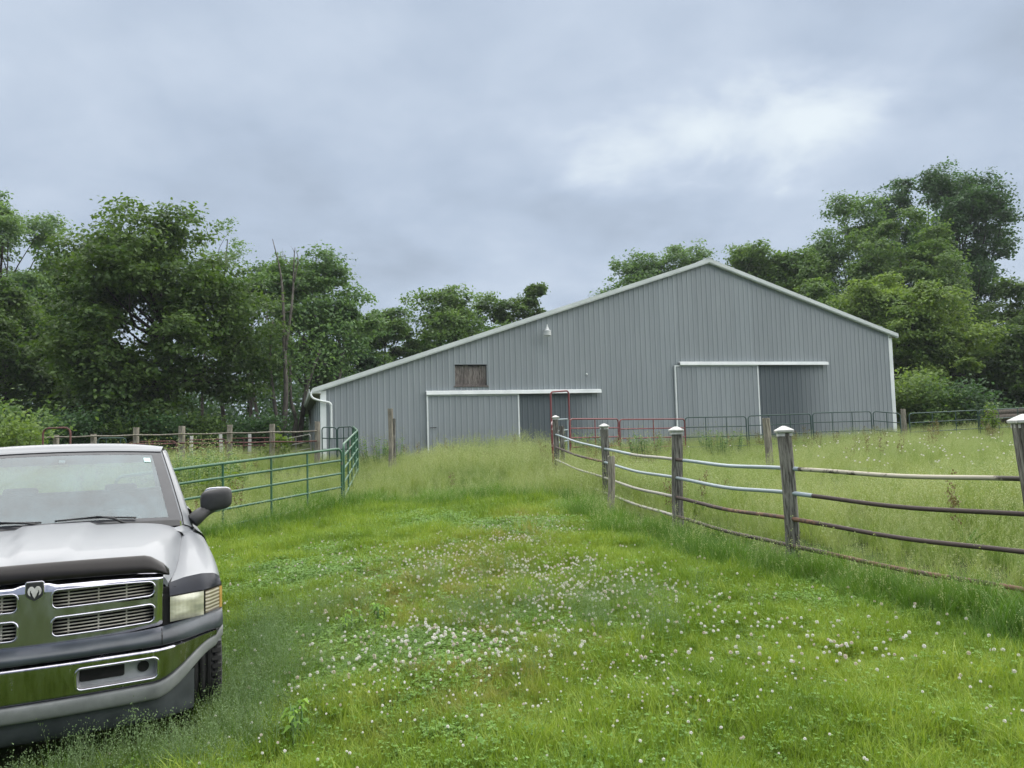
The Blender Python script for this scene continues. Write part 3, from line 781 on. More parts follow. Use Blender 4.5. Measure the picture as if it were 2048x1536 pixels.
# --- hood
HY = [(0, .2, .40, .53, .60, .64, .66), (0, .2, .42, .56, .64, .685, .705), (0, .2, .44, .60, .68, .725, .745), (0, .2, .46, .62, .71, .755, .775), (0, .2, .48, .64, .73, .785, .805)]
HZ = [(1.125, 1.122, 1.108, 1.088, 1.065, 1.035, 1.00), (1.185, 1.183, 1.172, 1.145, 1.105, 1.06, 1.022), (1.222, 1.22, 1.21, 1.185, 1.145, 1.10, 1.062), (1.248, 1.246, 1.236, 1.21, 1.175, 1.138, 1.105), (1.268, 1.265, 1.255, 1.235, 1.208, 1.18, 1.152)]
HX = [-.10, -.38, -.72, -1.06, -1.34]; HC = [.10, .06, .03, .04, .10]
H = np.array([[(HX[i] - HC[i] * (HY[i][j] / .75) ** 2, HY[i][j], HZ[i][j]) for j in range(7)] for i in range(5)])
Hd = catmull(catmull(H, 8, 0), 6, 1)
for i in range(Hd.shape[0]):
    t = i / (Hd.shape[0] - 1); yc = .11 + .10 * t
    Hd[i, :, 2] += .022 * (1 - sst(yc - .012, yc + .012, Hd[i, :, 1])) * min(1, t * 6)
full = np.concatenate([mir(Hd)[:, ::-1], Hd[:, 1:]], 1)
lip = full[:1].copy(); lip[..., 2] -= .04; lip[..., 0] += .0
edge = np.concatenate([lip, full], 0)
sideL = edge[:, -1:].copy(); sideL[..., 2] -= .05; sideL[..., 1] -= .006
sideR = edge[:, :1].copy(); sideR[..., 2] -= .05; sideR[..., 1] += .006
hood = MB().grid(np.concatenate([sideR, edge, sideL], 1)).build('hood', paint, TR, True, 40)
# --- front fenders with wheel arch
FZ = [[(.672, -.20, .995), (.75, -.235, 1.012), (.85, -.28, 1.018), (.93, -.345, 1.003), (.963, -.40, .97), (.978, -.44, .90), (.985, -.46, .78), (.985, -.46, .6), (.97, -.46, .36)],
      [(.713, -.55, 1.028), (.78, -.56, 1.045), (.87, -.57, 1.05), (.94, -.58, 1.03), (.975, -.59, .985), (.99, -.60, .91), (1.0, -.60, .78), (1.0, -.60, .6), (.98, -.60, .36)],
      [(.753, -.90, 1.075), (.81, -.90, 1.09), (.88, -.90, 1.09), (.945, -.90, 1.068), (.98, -.90, 1.02), (.995, -.90, .94), (1.005, -.90, .78), (1.005, -.90, .6), (.985, -.90, .36)],
      [(.783, -1.22, 1.115), (.83, -1.22, 1.125), (.89, -1.22, 1.12), (.95, -1.22, 1.093), (.98, -1.22, 1.04), (.995, -1.22, .95), (1.005, -1.22, .78), (1.005, -1.22, .6), (.985, -1.22, .36)],
      [(.812, -1.46, 1.155), (.85, -1.46, 1.157), (.90, -1.46, 1.145), (.95, -1.46, 1.112), (.98, -1.46, 1.05), (.995, -1.46, .95), (1.005, -1.46, .78), (1.005, -1.46, .6), (.985, -1.46, .36)]]
Fg = np.array([[(x, y, z) for (y, x, z) in row] for row in FZ])
Fd = catmull(catmull(Fg, 12, 0), 6, 1)
def cut_arch(rows, cxw, zb, n=40, ra=.46):
    out = []
    for P in rows:
        xm = P[-1, 0]; lim = zb if not (cxw > -2 and xm > cxw) else .66
        if abs(xm - cxw) < ra: lim = max(zb, .37 + math.sqrt(ra * ra - (xm - cxw) ** 2))
        k = np.where(P[:, 2] < lim)[0]
        k = [q for q in k if q > len(P) // 3]
        if len(k):
            k = k[0]; a, b = P[k - 1], P[k]; t = (a[2] - lim) / max(1e-6, a[2] - b[2])
            P = np.concatenate([P[:k], (a + (b - a) * t)[None]], 0)
        out.append(resample(P, n))
    return np.array(out)
FW, RW = -.88, -3.90
Fc = cut_arch(Fd, FW, .40); 
flange = Fc[:, :1].copy(); flange[..., 2] -= .05; flange[..., 1] += .004
Fc = np.concatenate([flange, Fc], 1)
inn = Fc[:, -1:].copy(); inn[..., 1] -= .06
Fc = np.concatenate([Fc, inn], 1)
rows_surface(Fc, 'front_fender', paint, TR)
for sg in (1, -1): MB().tube([(p[1][0], sg * (p[1][1] - .004), p[1][2] - .001) for p in Fc], .0055, 5).build('hood_seam', seam_m, TR)
# --- dark cover above the lamps, lamps, signals
def lampx(y): return -.105 - .085 * sst(.62, .87, y) - .15 * sst(.84, .985, y)
ysl = np.linspace(.665, .968, 20)
cvr = np.array([[((lampx(y) + .004) * (1 - t) + np.interp(y, [.67, .75, .85, .93, .965], [-.196, -.232, -.276, -.34, -.396]) * t + .012 * math.sin(math.pi * t), y * (1 - t) + min(y, .966) * t, (.936 + .003 * t) * (1 - t) + np.interp(y, [.67, .75, .85, .93, .965], [1.0, 1.017, 1.023, 1.008, .976]) * t) for t in np.linspace(0, 1, 8)] for y in ysl])
rows_surface(cvr, 'lamp_cover', cover, TR, True)
def lamp_block(y0, y1, z0, z1, name, mat, back=.10, bulge=.012):
    yy = np.linspace(y0, y1, 12); zz = np.linspace(z0, z1, 8); fr_ = []
    for y in yy:
        fr_.append([(lampx(y) + bulge * (1 - ((y - (y0 + y1) / 2) / ((y1 - y0) / 2)) ** 4) * (1 - ((z - (z0 + z1) / 2) / ((z1 - z0) / 2)) ** 4), y, z) for z in zz])
    A = np.array(fr_)
    r0 = A[:1].copy(); r0[..., 0] -= back; r1 = A[-1:].copy(); r1[..., 0] -= back
    A = np.concatenate([r0, A, r1], 0)
    c0 = A[:, :1].copy(); c0[..., 0] -= back; c1 = A[:, -1:].copy(); c1[..., 0] -= back
    A = np.concatenate([c0, A, c1], 1)
    a = MB().grid(A, True).build(name, mat, TR, True, 40); b = MB().grid(mir(A)).build(name, mat, TR, True, 40)
    return a, b
lamp_block(.668, .858, .785, .928, 'headlight', lens_m)
lamp_block(.868, .958, .792, .924, 'turn_signal', signal_m, .06, .006)
lamp_block(.959, .976, .794, .922, 'side_marker', amber, .05, .002)
for s_ in (1, -1):
    bk = []
    for y in np.linspace(.63, .975, 14): bk.append([(lampx(y) - .03, s_ * y, .74), (lampx(y) - .03, s_ * y, .945)])
    MB().grid(bk, s_ > 0).build('lamp_bucket', seam_m, TR)
# --- grille
def gx(y, z): return -.02 - .10 * (y / .62) ** 2 - (z - .74) * .03 - .35 * max(0.0, z - 1.045)
def rrect(y0, y1, z0, z1, r, n=5):
    P = []
    for (cy_, cz_, a0) in ((y1 - r, z1 - r, 0), (y0 + r, z1 - r, 90), (y0 + r, z0 + r, 180), (y1 - r, z0 + r, 270)):
        for k in range(n + 1):
            a = D2R(a0 + 90 * k / n); P.append((cy_ + r * math.cos(a), cz_ + r * math.sin(a)))
    return P
def densify(P, step=.03):
    out = []
    for a, b in zip(P, P[1:] + P[:1]):
        m = max(1, int(math.hypot(b[0] - a[0], b[1] - a[1]) / step))
        out += [(a[0] + (b[0] - a[0]) * k / m, a[1] + (b[1] - a[1]) * k / m) for k in range(m)]
    return out
def plate(splines, extrude, bevel, name='plate'):
    cu = bpy.data.curves.new(name, 'CURVE'); cu.dimensions = '2D'; cu.fill_mode = 'BOTH'; cu.extrude = extrude; cu.bevel_depth = bevel; cu.bevel_resolution = 2
    for P in splines:
        sp_ = cu.splines.new('POLY'); sp_.points.add(len(P) - 1); sp_.use_cyclic_u = True
        for q, (a, b) in zip(sp_.points, P): q.co = (a, b, 0, 1)
    ob = bpy.data.objects.new(name, cu); COL.objects.link(ob)
    dg = bpy.context.evaluated_depsgraph_get(); me = bpy.data.meshes.new_from_object(ob.evaluated_get(dg))
    COL.objects.unlink(ob); bpy.data.objects.remove(ob)
    return me
def warp_plate(me, fn, name, mat, parent, flip=False):
    for v in me.vertices: v.co = fn(*v.co)
    if flip: me.flip_normals()
    me.polygons.foreach_set('use_smooth', [True] * len(me.polygons)); me.set_sharp_from_angle(angle=D2R(40)); me.update()
    return link_mesh(name, me, mat, parent)
outer = []
for y in np.linspace(-.63, .63, 61):
    outer.append((y, 1.095 - .035 * (abs(y) / .63) ** 3 + .018 * (1 - sst(.05, .11, abs(y)))))
bot = [(y, .742 + .012 * (abs(y) / .63) ** 2) for y in np.linspace(.635, -.635, 41)]
holes = []
for sg in (1, -1):
    for (z0, z1) in ((.800, .900), (.948, 1.046)):
        P = densify(rrect(.078, .585, z0, z1, .03)); P = [(sg * a, b - (.02 * (a / .59) ** 3 if b > 1.0 else 0)) for a, b in P]; holes.append(P)
GO = ((.800, .900), (.948, 1.046))
def gtop(y): return 1.095 - .035 * (abs(y) / .63) ** 3 + .018 * (1 - sst(.05, .11, abs(y)))
def gbot(y): return .742 + .012 * (abs(y) / .63) ** 2
def gopen(y, z):
    for (z0, z1) in GO:
        zz = z + (.02 * (abs(y) / .59) ** 3 if z > .93 else 0)
        if (abs(abs(y) - .3315) / .2535) ** 9 + (abs(zz - (z0 + z1) / 2) / ((z1 - z0) / 2)) ** 5 < 1: return True
    return False
ga = []
for y in np.r_[-.634, np.linspace(-.63, .63, 211), .634]:
    row = []; a_ = min(abs(y), .63); eb = -.035 if abs(y) > .632 else -.006 * sst(.60, .63, abs(y))
    for t in np.r_[-.004, np.linspace(0, 1, 61), 1.004]:
        z = gbot(y) + (gtop(y) - gbot(y)) * t
        e = -.03 if (t < 0 or t > 1) else -.012 * (1 - sst(0, .05, t)) - .020 * sst(.90, 1, t) ** 1.6
        row.append((gx(a_, z) + .004 + min(e, eb), y, z))
    ga.append(row)
ga = np.array(ga)
gr = MB().grid(ga, True, lambda i, j: gopen(*((ga[i, j, 1:] + ga[i + 1, j + 1, 1:]) / 2))).build('grille', chrome, TR, True, 60)
for sg in (1, -1):
    for P in holes[(0 if sg > 0 else 2):(2 if sg > 0 else 4)]:
        MB().tube([(gx(abs(a), b) + .004, a, b) for a, b in P], .006, 8, closed=True).build('opening_rim', chrome, gr, True)
        MB().grid(np.array([[(gx(abs(a), b) + .002 - dd, a, b) for a, b in P + P[:1]] for dd in (0, .03, .07)])).build('opening_wall', blackp, gr, True)
for sg in (1, -1):
    for (z0, z1) in ((.800, .900), (.948, 1.046)):
        for k in range(5):
            z = z0 + (z1 - z0) * (k + .6) / 5.4
            MB().tube([(gx(y, z) - .035, sg * y, z) for y in np.linspace(.07, .59, 8)], .0042, 6).build('grille_bar', barmat, gr, True)
        for y in (.155, .30, .44):
            MB().b2((gx(y, z0) - .052, sg * y - .004, z0 - .005), (gx(y, z0) - .036, sg * y + .004, z1 + .005)).build('grille_strut', barmat, gr)
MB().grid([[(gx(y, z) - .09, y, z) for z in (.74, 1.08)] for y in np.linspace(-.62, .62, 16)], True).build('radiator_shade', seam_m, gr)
# emblem: dark shield with a silver ram's head
shield = [(-.037, .042), (-.03, .047), (.03, .047), (.037, .042), (.037, -.018), (.028, -.03), (0, -.047), (-.028, -.03), (-.037, -.018)]
ec = 1.052
em = lambda o_: (lambda a, b, d: (gx(0, ec) + .022 + o_ + d, a, b + ec))
warp_plate(plate([[(a * 1.12, b * 1.1) for a, b in shield]], .003, .003), em(0), 'emblem_rim', chrome, gr)
emb = warp_plate(plate([shield], .003, .002), em(.004), 'emblem', blackp, gr)
head = [(0, .012), (.010, .024), (.020, .024), (.028, .014), (.031, 0), (.028, -.014), (.020, -.022), (.023, -.008), (.021, .004), (.014, .008), (.016, -.002), (.010, -.012), (.008, -.022), (0, -.036)]
head = head + [(-a, b) for a, b in head[::-1][1:-1]]
warp_plate(plate([[(a, b + .003) for a, b in head]], .002, .001), em(.010), 'ram_head', m_white, emb)
# --- bug deflector along the hood lip
dd_ = []
for y in np.linspace(-.665, .665, 41):
    t = abs(y) / .665; top = 1.190 - .022 * t ** 2 - .062 * sst(.80, 1, t) * t; low = 1.098 - .028 * t ** 2 - .02 * sst(.85, 1, t)
    if t > .97: top = low + (top - low) * .55
    x0 = -.045 - .105 * t ** 2
    dd_.append([(x0 - .02, y, low - .004), (x0 + .012, y, low + .004), (x0 + .016, y, low + (top - low) * .35), (x0 - .002, y, low + (top - low) * .75), (x0 - .035, y, top), (x0 - .045, y, top - .004)])
MB().grid(catmull(dd_, 3, 1), True).build('bug_deflector', smoked, TR, True, 60, solid=.004)
# --- bumper
def bx(y): t = abs(y) / .955; return .085 - .07 * t ** 2 - .25 * sst(.55, 1.05, t) ** 1.5
def zlow(y): return .488 + .012 * (abs(y) / .9) ** 2 + .155 * sst(.58, .93, abs(y))
yb = np.linspace(-.93, .93, 150); nz = 26
ch = []
for y in yb:
    z0 = zlow(y); row = []
    for k in range(nz):
        t = k / (nz - 1); z = z0 + (.692 - z0) * t
        off = .004 + .020 * t - .02 * (1 - sst(0, .08, t)) - .03 * sst(.90, 1, t) ** 1.5
        row.append((bx(y) + off, y, z))
    ch.append(row)
ch = np.array(ch)
op = (.20, .60, .525, .640)
def in_open(y, z, sg):
    y *= sg; cy_, cz_ = (op[0] + op[1]) / 2, (op[2] + op[3]) / 2
    return (abs(y - cy_) / ((op[1] - op[0]) / 2)) ** 6 + (abs(z - cz_) / ((op[3] - op[2]) / 2)) ** 6 < 1
def skip(i, j):
    c = (ch[i, j] + ch[i + 1, j + 1]) / 2; return in_open(c[1], c[2], 1) or in_open(c[1], c[2], -1)
bump = MB().grid(ch, True, skip).build('bumper', bchrome, TR, True, 60)
for sg in (1, -1):
    P = densify(rrect(*op, .028), .02)
    fx = lambda y, z: bx(y) + .006 + .020 * (z - .49) / .2
    MB().tube([(fx(y, z) - .002, sg * y, z) for y, z in P], .0075, 8, closed=True).build('opening_rim', chrome, bump, True)
    pk = np.array([[(fx(y, z) - .004, sg * y, z) for y, z in P + P[:1]], [(fx(y, z) - .06, sg * ((y - .4) * .93 + .4), (z - .582) * .85 + .582) for y, z in P + P[:1]]])
    pocket = MB().grid(pk, sg < 0).build('bumper_pocket', dull_silver, bump, True, 50)
    MB().grid([[(bx(y) - .048, sg * y, z) for z in np.linspace(op[2] - .005, op[3] + .005, 6)] for y in np.linspace(op[0] - .01, op[1] + .01, 12)], sg > 0).build('pocket_back', dull_silver, bump)
    slot = densify(rrect(.215, .432, .556, .628, .012), .02)
    MB().add([(bx(y) - .041, sg * y, z) for y, z in slot], [tuple(range(len(slot)))[::sg]]).build('air_slot', seam_m, bump)
    hole = [(.525 + .030 * math.cos(a), .590 + .031 * math.sin(a)) for a in np.linspace(0, 2 * math.pi, 20, endpoint=False)]
    MB().add([(bx(y) - .036, sg * y, z) for y, z in hole], [tuple(range(len(hole)))[::sg]]).build('fog_lamp_hole', seam_m, bump)
pad = []
for y in np.linspace(-.972, .972, 81):
    t = abs(y) / .972; b = bx(min(abs(y), .955)) - .05 * sst(.955, .975, abs(y))
    lift = .028 * sst(.45, 1, t)
    stp = .010 * (1 - sst(.25, .28, abs(y)))
    pad.append([(b - .03, y, .690), (b + .006 + stp, y, .697), (b + .016 + stp, y, .715), (b + .010 + stp, y, .738 + lift * .6), (b - .025, y, .758 + lift), (b - .075, y, .764 + lift), (b - .14, y, .762 + lift)])
MB().grid(catmull(pad, 4, 1), True).build('bumper_pad', rubber, TR, True, 60)
for yy_ in (.62, -.62): MB().tube([(bx(yy_) + .012, yy_, .70), (bx(yy_) + .018, yy_, .725), (bx(yy_) + .006, yy_, .752), (bx(yy_) - .06, yy_, .775)], .003, 5).build('pad_seam', seam_m, TR)
vl = []
for y in np.linspace(-.972, .972, 91):
    a = abs(y); b = bx(min(a, .955)) - .03 * sst(.95, .975, a)
    zt = zlow(min(a, .93)) + .05 * sst(.92, .965, a); hgt = .085 - .02 * sst(.7, .95, a) ; zt2 = zt - .002
    vl.append([(b - .03, y, zt2 + .006), (b + .002, y, zt2 - .004), (b + .004, y, zt2 - hgt * .5), (b - .012, y, zt2 - hgt), (b - .05, y, zt2 - hgt - .006)])
MB().grid(catmull(vl, 4, 1), True).build('bumper_valance', valance, TR, True, 60)
ad = []
for y in np.linspace(-.80, .80, 41):
    b = bx(y) - .045; zt = .42 + .02 * (abs(y) / .8) ** 2 + .06 * sst(.62, .8, abs(y))
    ad.append([(b, y, zt), (b - .006, y, zt - .08), (b - .03, y, .275), (b - .06, y, .265)])
MB().grid(catmull(ad, 3, 1), True).build('air_dam', airdam, TR, True, 60)
# dark engine bay / floor pan so nothing shows through
MB().b2((-3.0, -.70, .32), (-.16, .70, .98)).build('under_body', seam_m, TR)
MB().b2((-5.2, -.45, .38), (-3.0, .45, .55)).build('chassis', seam_m, TR)
# --- cab
def wsb(y): return (-1.375 - .125 * (y / .8) ** 2, y, 1.236 + .022 * (1 - (y / .8) ** 2))
def wst(y): return (-2.015 - .07 * (y / .68) ** 2, y, 1.762 - .022 * (y / .68) ** 2 + .018)
def wsg(u, t, off=0.0):
    a, b = np.array(wsb(u * .805)), np.array(wst(u * .675)); p = a + (b - a) * t
    n = np.array([.64, 0, .77]); return p + n * (.022 * math.sin(math.pi * t) * (1 - .3 * u * u) + off)
MB().grid([[wsg(u, t) for t in np.linspace(.055, .94, 12)] for u in np.linspace(-.895, .895, 25)], True).build('windscreen', wglass, TR, True)
fb = MB()
T0, T1, U0 = .055, .94, .895
for (u0, u1, t0, t1) in ((-1, 1, 0.0, T0), (-1, 1, T1, 1.0), (-1, -U0, T0, T1), (U0, 1, T0, T1)):
    fb.grid([[wsg(u, t, .001) for t in np.linspace(t0, t1, 8)] for u in np.linspace(u0, u1, 16)], True)
fb.build('windscreen_border', frit_m, TR, True)
MB().grid([[wsg(u, t, .004) for t in (.82, .885)] for u in (.795, .862)], True).build('windscreen_sticker', mottled('sticker_cyan', (.38, .62, .60), (.5, .72, .70), 30, .5, 0, 0), TR)
MB().grid([[wsg(u, t, -.02) for t in (.86, .90)] for u in (-.05, .01)], True).build('mirror_mount', dull_silver, TR, solid=.01)
# header, roof
rf = []
for u in np.linspace(-1, 1, 31):
    e = np.array(wst(u * .675)); c = 1 - u * u; o_ = .03 * (1 - u ** 4)
    rf.append([(e[0] + .012, e[1] * 1.005, e[2] + .001), (e[0] - .03, e[1] * 1.02, e[2] + .022), (e[0] - .14, e[1] * 1.04, e[2] + .040 + o_ * .6), (-2.5, u * .715, 1.772 + .062 * (1 - u ** 4)), (-2.8, u * .715, 1.765 + .060 * (1 - u ** 4)), (-2.96, u * .70, 1.74 + .045 * (1 - u ** 4)), (-3.0, u * .69, 1.69 + .03 * c)])
MB().grid(catmull(rf, 5, 1), True).build('roof', paint, TR, True, 50)
# A-pillar + roof side rail (outer skin), drip seam
pil = []
for t in np.linspace(-.03, 1, 14):
    tt = max(t, 0); a = wsg(1.0, tt, .001); drop = -.03 if t < 0 else 0
    w = .085 - .02 * tt
    pil.append([a + (0, 0, drop), a + np.array((-.004, .012, .004 + drop)), a + np.array((-.03, w * .6, -.012 + drop)), a + np.array((-.075, w, -.045 + drop)), a + np.array((-.12, w + .012, -.09 + drop))])
last = [np.array((-2.5, .715, 1.772)), np.array((-2.5, .725, 1.772)), np.array((-2.5, .742, 1.752)), np.array((-2.5, .755, 1.72)), np.array((-2.5, .768, 1.68))]
last2 = [p + np.array((-.46, -.012, -.03)) for p in last]
pil += [last, last2]
rows_surface(np.array([catmull(np.array(r), 3) for r in pil]), 'roof_pillar', paint, TR)
for sg in (1, -1):
    MB().tube([(p[1][0], sg * p[1][1], p[1][2] + .002) for p in pil], .004, 5).build('drip_seam', seam_m, TR)
# doors, belt, side glass, cab back
sd_ = []
for x in np.linspace(-1.465, -2.98, 40):
    sd_.append(catmull(np.array([(x, .905, 1.165), (x, .955, 1.125), (x, .982, 1.05), (x, .997, .95), (x, 1.007, .78), (x, 1.006, .6), (x, .986, .42)]), 4))
cow = np.array([[(-1.36, .70, 1.195), (-1.36, .80, 1.165), (-1.36, .815, 1.10)], [(-1.47, .80, 1.205), (-1.47, .86, 1.165), (-1.47, .90, 1.12)], [(-1.60, .84, 1.20), (-1.60, .885, 1.18), (-1.60, .93, 1.14)]])
rows_surface(catmull(catmull(cow, 4, 0), 4, 1), 'cowl_corner', paint, TR)
rows_surface(np.array(sd_[:34]), 'door', paint, TR)
rows_surface(np.array(sd_[33:]), 'cab_corner', paint, TR)
rows_surface(np.array([[(x, .903, 1.168), (x, .885, 1.185), (x, .865, 1.185)] for x in np.linspace(-1.5, -2.98, 12)]), 'belt_moulding', blackp, TR)
sg_ = []
for t in np.linspace(0, 1, 8):
    xf = -1.56 - .62 * t; xb = -2.80
    sg_.append([(xf + (xb - xf) * k / 6, .872 - .118 * t - .02 * t * t, 1.18 + .54 * t) for k in range(7)])
rows_surface(np.array(sg_), 'door_glass', sglass, TR)
rows_surface(np.array([[(-2.76 + .01 * t, .885 - .125 * t - .015 * t * t, 1.16 + .58 * t), (-3.0, .875 - .13 * t - .015 * t * t, 1.16 + .57 * t)] for t in np.linspace(0, 1, 6)]), 'cab_pillar', paint, TR, True)
MB().grid([[(-2.99, y * (1 - .02), z) for z in (.5, 1.2)] for y in (-.88, 0, .88)], False).build('cab_back', paint, TR)
bw_ = MB(); bw_.grid([[(-2.995, (-.86 + .14 * t) , 1.2 + .5 * t) for t in np.linspace(0, 1, 4)], [(-2.995, (-.70 + .08 * t), 1.2 + .5 * t) for t in np.linspace(0, 1, 4)]])
bw_.grid([[(-2.995, (.70 - .08 * t), 1.2 + .5 * t) for t in np.linspace(0, 1, 4)], [(-2.995, (.86 - .14 * t), 1.2 + .5 * t) for t in np.linspace(0, 1, 4)]])
bw_.b2((-3.0, -.62, 1.66), (-2.985, .62, 1.75)); bw_.build('rear_frame', paint, TR)
MB().grid([[(-2.99, y, z) for z in (1.2, 1.66)] for y in (-.68, .68)]).build('rear_window', sglass, TR)
# --- interior
dash = [[(-1.42 - .1 * (y / .8) ** 2, y, 1.215), (-1.62, y, 1.225 + .012 * math.cos(y * 4)), (-1.78, y, 1.205 + (.045 if .1 < y < .62 else 0)), (-1.84, y, 1.12), (-1.80, y, .75)] for y in np.linspace(-.78, .78, 33)]
MB().grid(catmull(dash, 3, 1), False).build('dashboard', dash_m, TR, True)
swc = np.array((-1.98, .36, 1.16)); sn = np.array((-.80, 0, .6)); su = np.array((.6, 0, .8))
ring = [swc + .19 * (math.cos(a) * np.array((0, 1, 0)) + math.sin(a) * su) for a in np.linspace(0, 2 * math.pi, 28, endpoint=False)]
st = MB().tube(ring, .016, 8, closed=True).build('steering_wheel', fabric, TR, True)
hb = MB(); hb.tube([swc - .16 * np.array((0, 1, 0)), swc - .01 * sn, swc + .16 * np.array((0, 1, 0))], .02, 6).tube([swc - .03 * sn, swc - .16 * su], .02, 6).tube([swc, swc - .35 * sn], .035, 8)
hb.build('steering_hub', fabric, st, True)
seat = MB(); seat.b2((-2.75, -.72, .72), (-2.25, .72, .90)); seat.add(*(lambda b_: (b_.v, b_.f))(MB().box((-2.78, 0, 1.12), (.15, 1.44, .62), Matrix.Rotation(.22, 3, 'Y') if False else Matrix.Rotation(-.22, 3, 'Y'))))
seat.build('bench_seat', fabric, TR, bevel=.03)
for yy_ in (.38, -.38): MB().box((-2.88, yy_, 1.40), (.09, .26, .15), Matrix.Rotation(-.2, 3, 'Y')).build('headrest', fabric, TR, bevel=.03)
# --- wipers, mirrors
def wip(y0, y1, t0, t1, pivot):
    a, b = wsg(y0, t0, .018), wsg(y1, t1, .018)
    w_ = MB().tube([a + (b - a) * t + np.array((.004, 0, .012)) * math.sin(math.pi * t) for t in np.linspace(0, 1, 9)], .007, 6).build('wiper', blackp, TR, True)
    pv_ = np.array(wsg(pivot, -.03, .01)); mid = (a + b) / 2 + np.array((.012, 0, .022))
    MB().tube([pv_, pv_ * .5 + mid * .5 + np.array((.012, 0, .02)), mid], [.011, .009, .006], 6).build('wiper_arm', blackp, w_, True)
    MB().tube([a + (b - a) * .22 + np.array((.004, 0, .008)), mid, a + (b - a) * .78 + np.array((.004, 0, .008))], .004, 5).build('wiper_bridge', blackp, w_, True)
wip(-.02, .62, .055, .045, .56); wip(-.78, -.12, .055, .05, .02)
MB().grid([[np.array(wsg(u, t, .006)) for t in (-.06, .012)] for u in np.linspace(-.98, .98, 20)], True).build('cowl_vent', blackp, TR)
def superell(c, r, e1, e2, nu=20, nv=14):
    f = lambda w_, e: math.copysign(abs(w_) ** e, w_); A = []
    for i in range(nv + 1):
        ph = -math.pi / 2 + math.pi * i / nv; row = []
        for k in range(nu + 1):
            th = 2 * math.pi * k / nu
            row.append((c[0] + r[0] * f(math.cos(ph), e1) * f(math.cos(th), e2), c[1] + r[1] * f(math.cos(ph), e1) * f(math.sin(th), e2), c[2] + r[2] * f(math.sin(ph), e1)))
        A.append(row)
    return np.array(A)
for sg in (1, -1):
    A = superell((-1.66, 1.065, 1.372), (.07, .118, .086), .55, .6); A[..., 2] += (A[..., 1] - 1.065) * .12
    if sg < 0: A = mir(A)
    mo = MB().grid(A, sg < 0).build('side_mirror', blackp, TR, True)
    arm = catmull(np.array([(-1.60, .885, 1.215), (-1.61, .925, 1.25), (-1.64, .98, 1.285), (-1.66, 1.06, 1.315)]), 4) * np.array((1, sg, 1))
    MB().tube(arm, [.055, .056, .057, .057, .056, .055, .053, .05, .047, .043, .039, .035, .03], 8).build('mirror_arm', blackp, mo, True)
    gl_ = superell((-1.742, 1.085, 1.39), (.004, .105, .075), .5, .6, 16, 8) * np.array((1, sg, 1))
    MB().grid(gl_, sg < 0).build('mirror_glass', chrome, mo, True)
for sg in (1, -1): MB().b2((-2.66, min(sg * .985, sg * 1.012), 1.0), (-2.50, max(sg * .985, sg * 1.012), 1.045)).build('door_handle', blackp, TR, bevel=.008)
# --- cargo bed
for nm_, rows in (('bed_side', np.linspace(-3.03, -5.15, 54)),):
    bs = [catmull(np.array([(x, .80, 1.17), (x, .80, 1.215), (x, .93, 1.215), (x, .975, 1.18), (x, .993, 1.08), (x, 1.0, .95), (x, 1.012, .78), (x, 1.010, .62), (x, .985, .42)]), 5) for x in rows]
    rows_surface(cut_arch(bs, RW, .44, 46), nm_, paint, TR)
rows_surface(np.array([[(x, .80, .62), (x, .80, 1.18)] for x in (-3.03, -5.13)]), 'bed_liner', airdam, TR, True)
MB().b2((-5.14, -.80, .58), (-3.03, .80, .63)).build('bed_floor', airdam, TR)
MB().b2((-5.19, -.84, .60), (-5.13, .84, 1.215)).build('tailgate', paint, TR, bevel=.02)
MB().b2((-5.36, -.95, .48), (-5.21, .95, .66)).build('rear_bumper', chrome, TR, bevel=.02)
MB().b2((-3.06, -.82, .60), (-3.02, .82, 1.20)).build('bed_front', paint, TR)
for sg in (1, -1): MB().b2((-5.185, min(sg * .86, sg * .985), .78), (-5.15, max(sg * .86, sg * .985), 1.12)).build('tail_lamp', mottled('tail_red', (.25, .01, .01), (.35, .02, .02), 9, .2), TR, bevel=.01)
# --- wheels
for (xw, yw) in ((FW, .875), (FW, -.875), (RW, .86), (RW, -.86)):
    sg = 1 if yw > 0 else -1
    Mx = Matrix.Translation((xw, yw, .365)) @ Matrix.Rotation(-sg * math.pi / 2, 4, 'X')
    prof = [(.205, -.10), (.25, -.118), (.31, -.124), (.345, -.115), (.363, -.10)]
    for k in range(-4, 5):
        z = k * .0225
        if k % 2: prof += [(.363, z - .008), (.352, z - .006), (.352, z + .006), (.363, z + .008)]
        else: prof += [(.367, z)]
    prof += [(.363, .10), (.345, .115), (.31, .124), (.25, .118), (.205, .10), (.195, .0), (.205, -.10)]
    ty = MB().lathe(prof, 48, Mx).build('tyre', tyre_m, TR, True, 30)
    tb = MB()
    for k in range(48):
        a = 2 * math.pi * k / 48
        for zz, da in ((-.085, 0), (.085, .065)):
            R_ = Matrix.Rotation(a + da, 3, 'Z'); c = Mx @ (R_ @ Vector((.362, 0, zz)))
            tb.box(c, (.022, .026, .055), (Mx.to_3x3() @ R_))
    tb.build('tread_blocks', tyre_m, ty)['kind'] = 'stuff'
    MB().lathe([(.0, .075), (.05, .08), (.06, .05), (.09, .03), (.15, .055), (.18, .05), (.19, .085), (.208, .10), (.205, .06), (.19, -.08)], 32, Mx).build('rim', rim_m, ty, True, 40)
for sg in (1, -1):
    for xw in (FW, RW):
        MB().grid([[(xw + .47 * math.cos(a), sg * y, .37 + .47 * math.sin(a)) for y in (.60, .97)] for a in np.linspace(.62 if xw == FW else -.1, math.pi + .1, 20)], sg > 0).build('wheel_well', seam_m, TR, True)
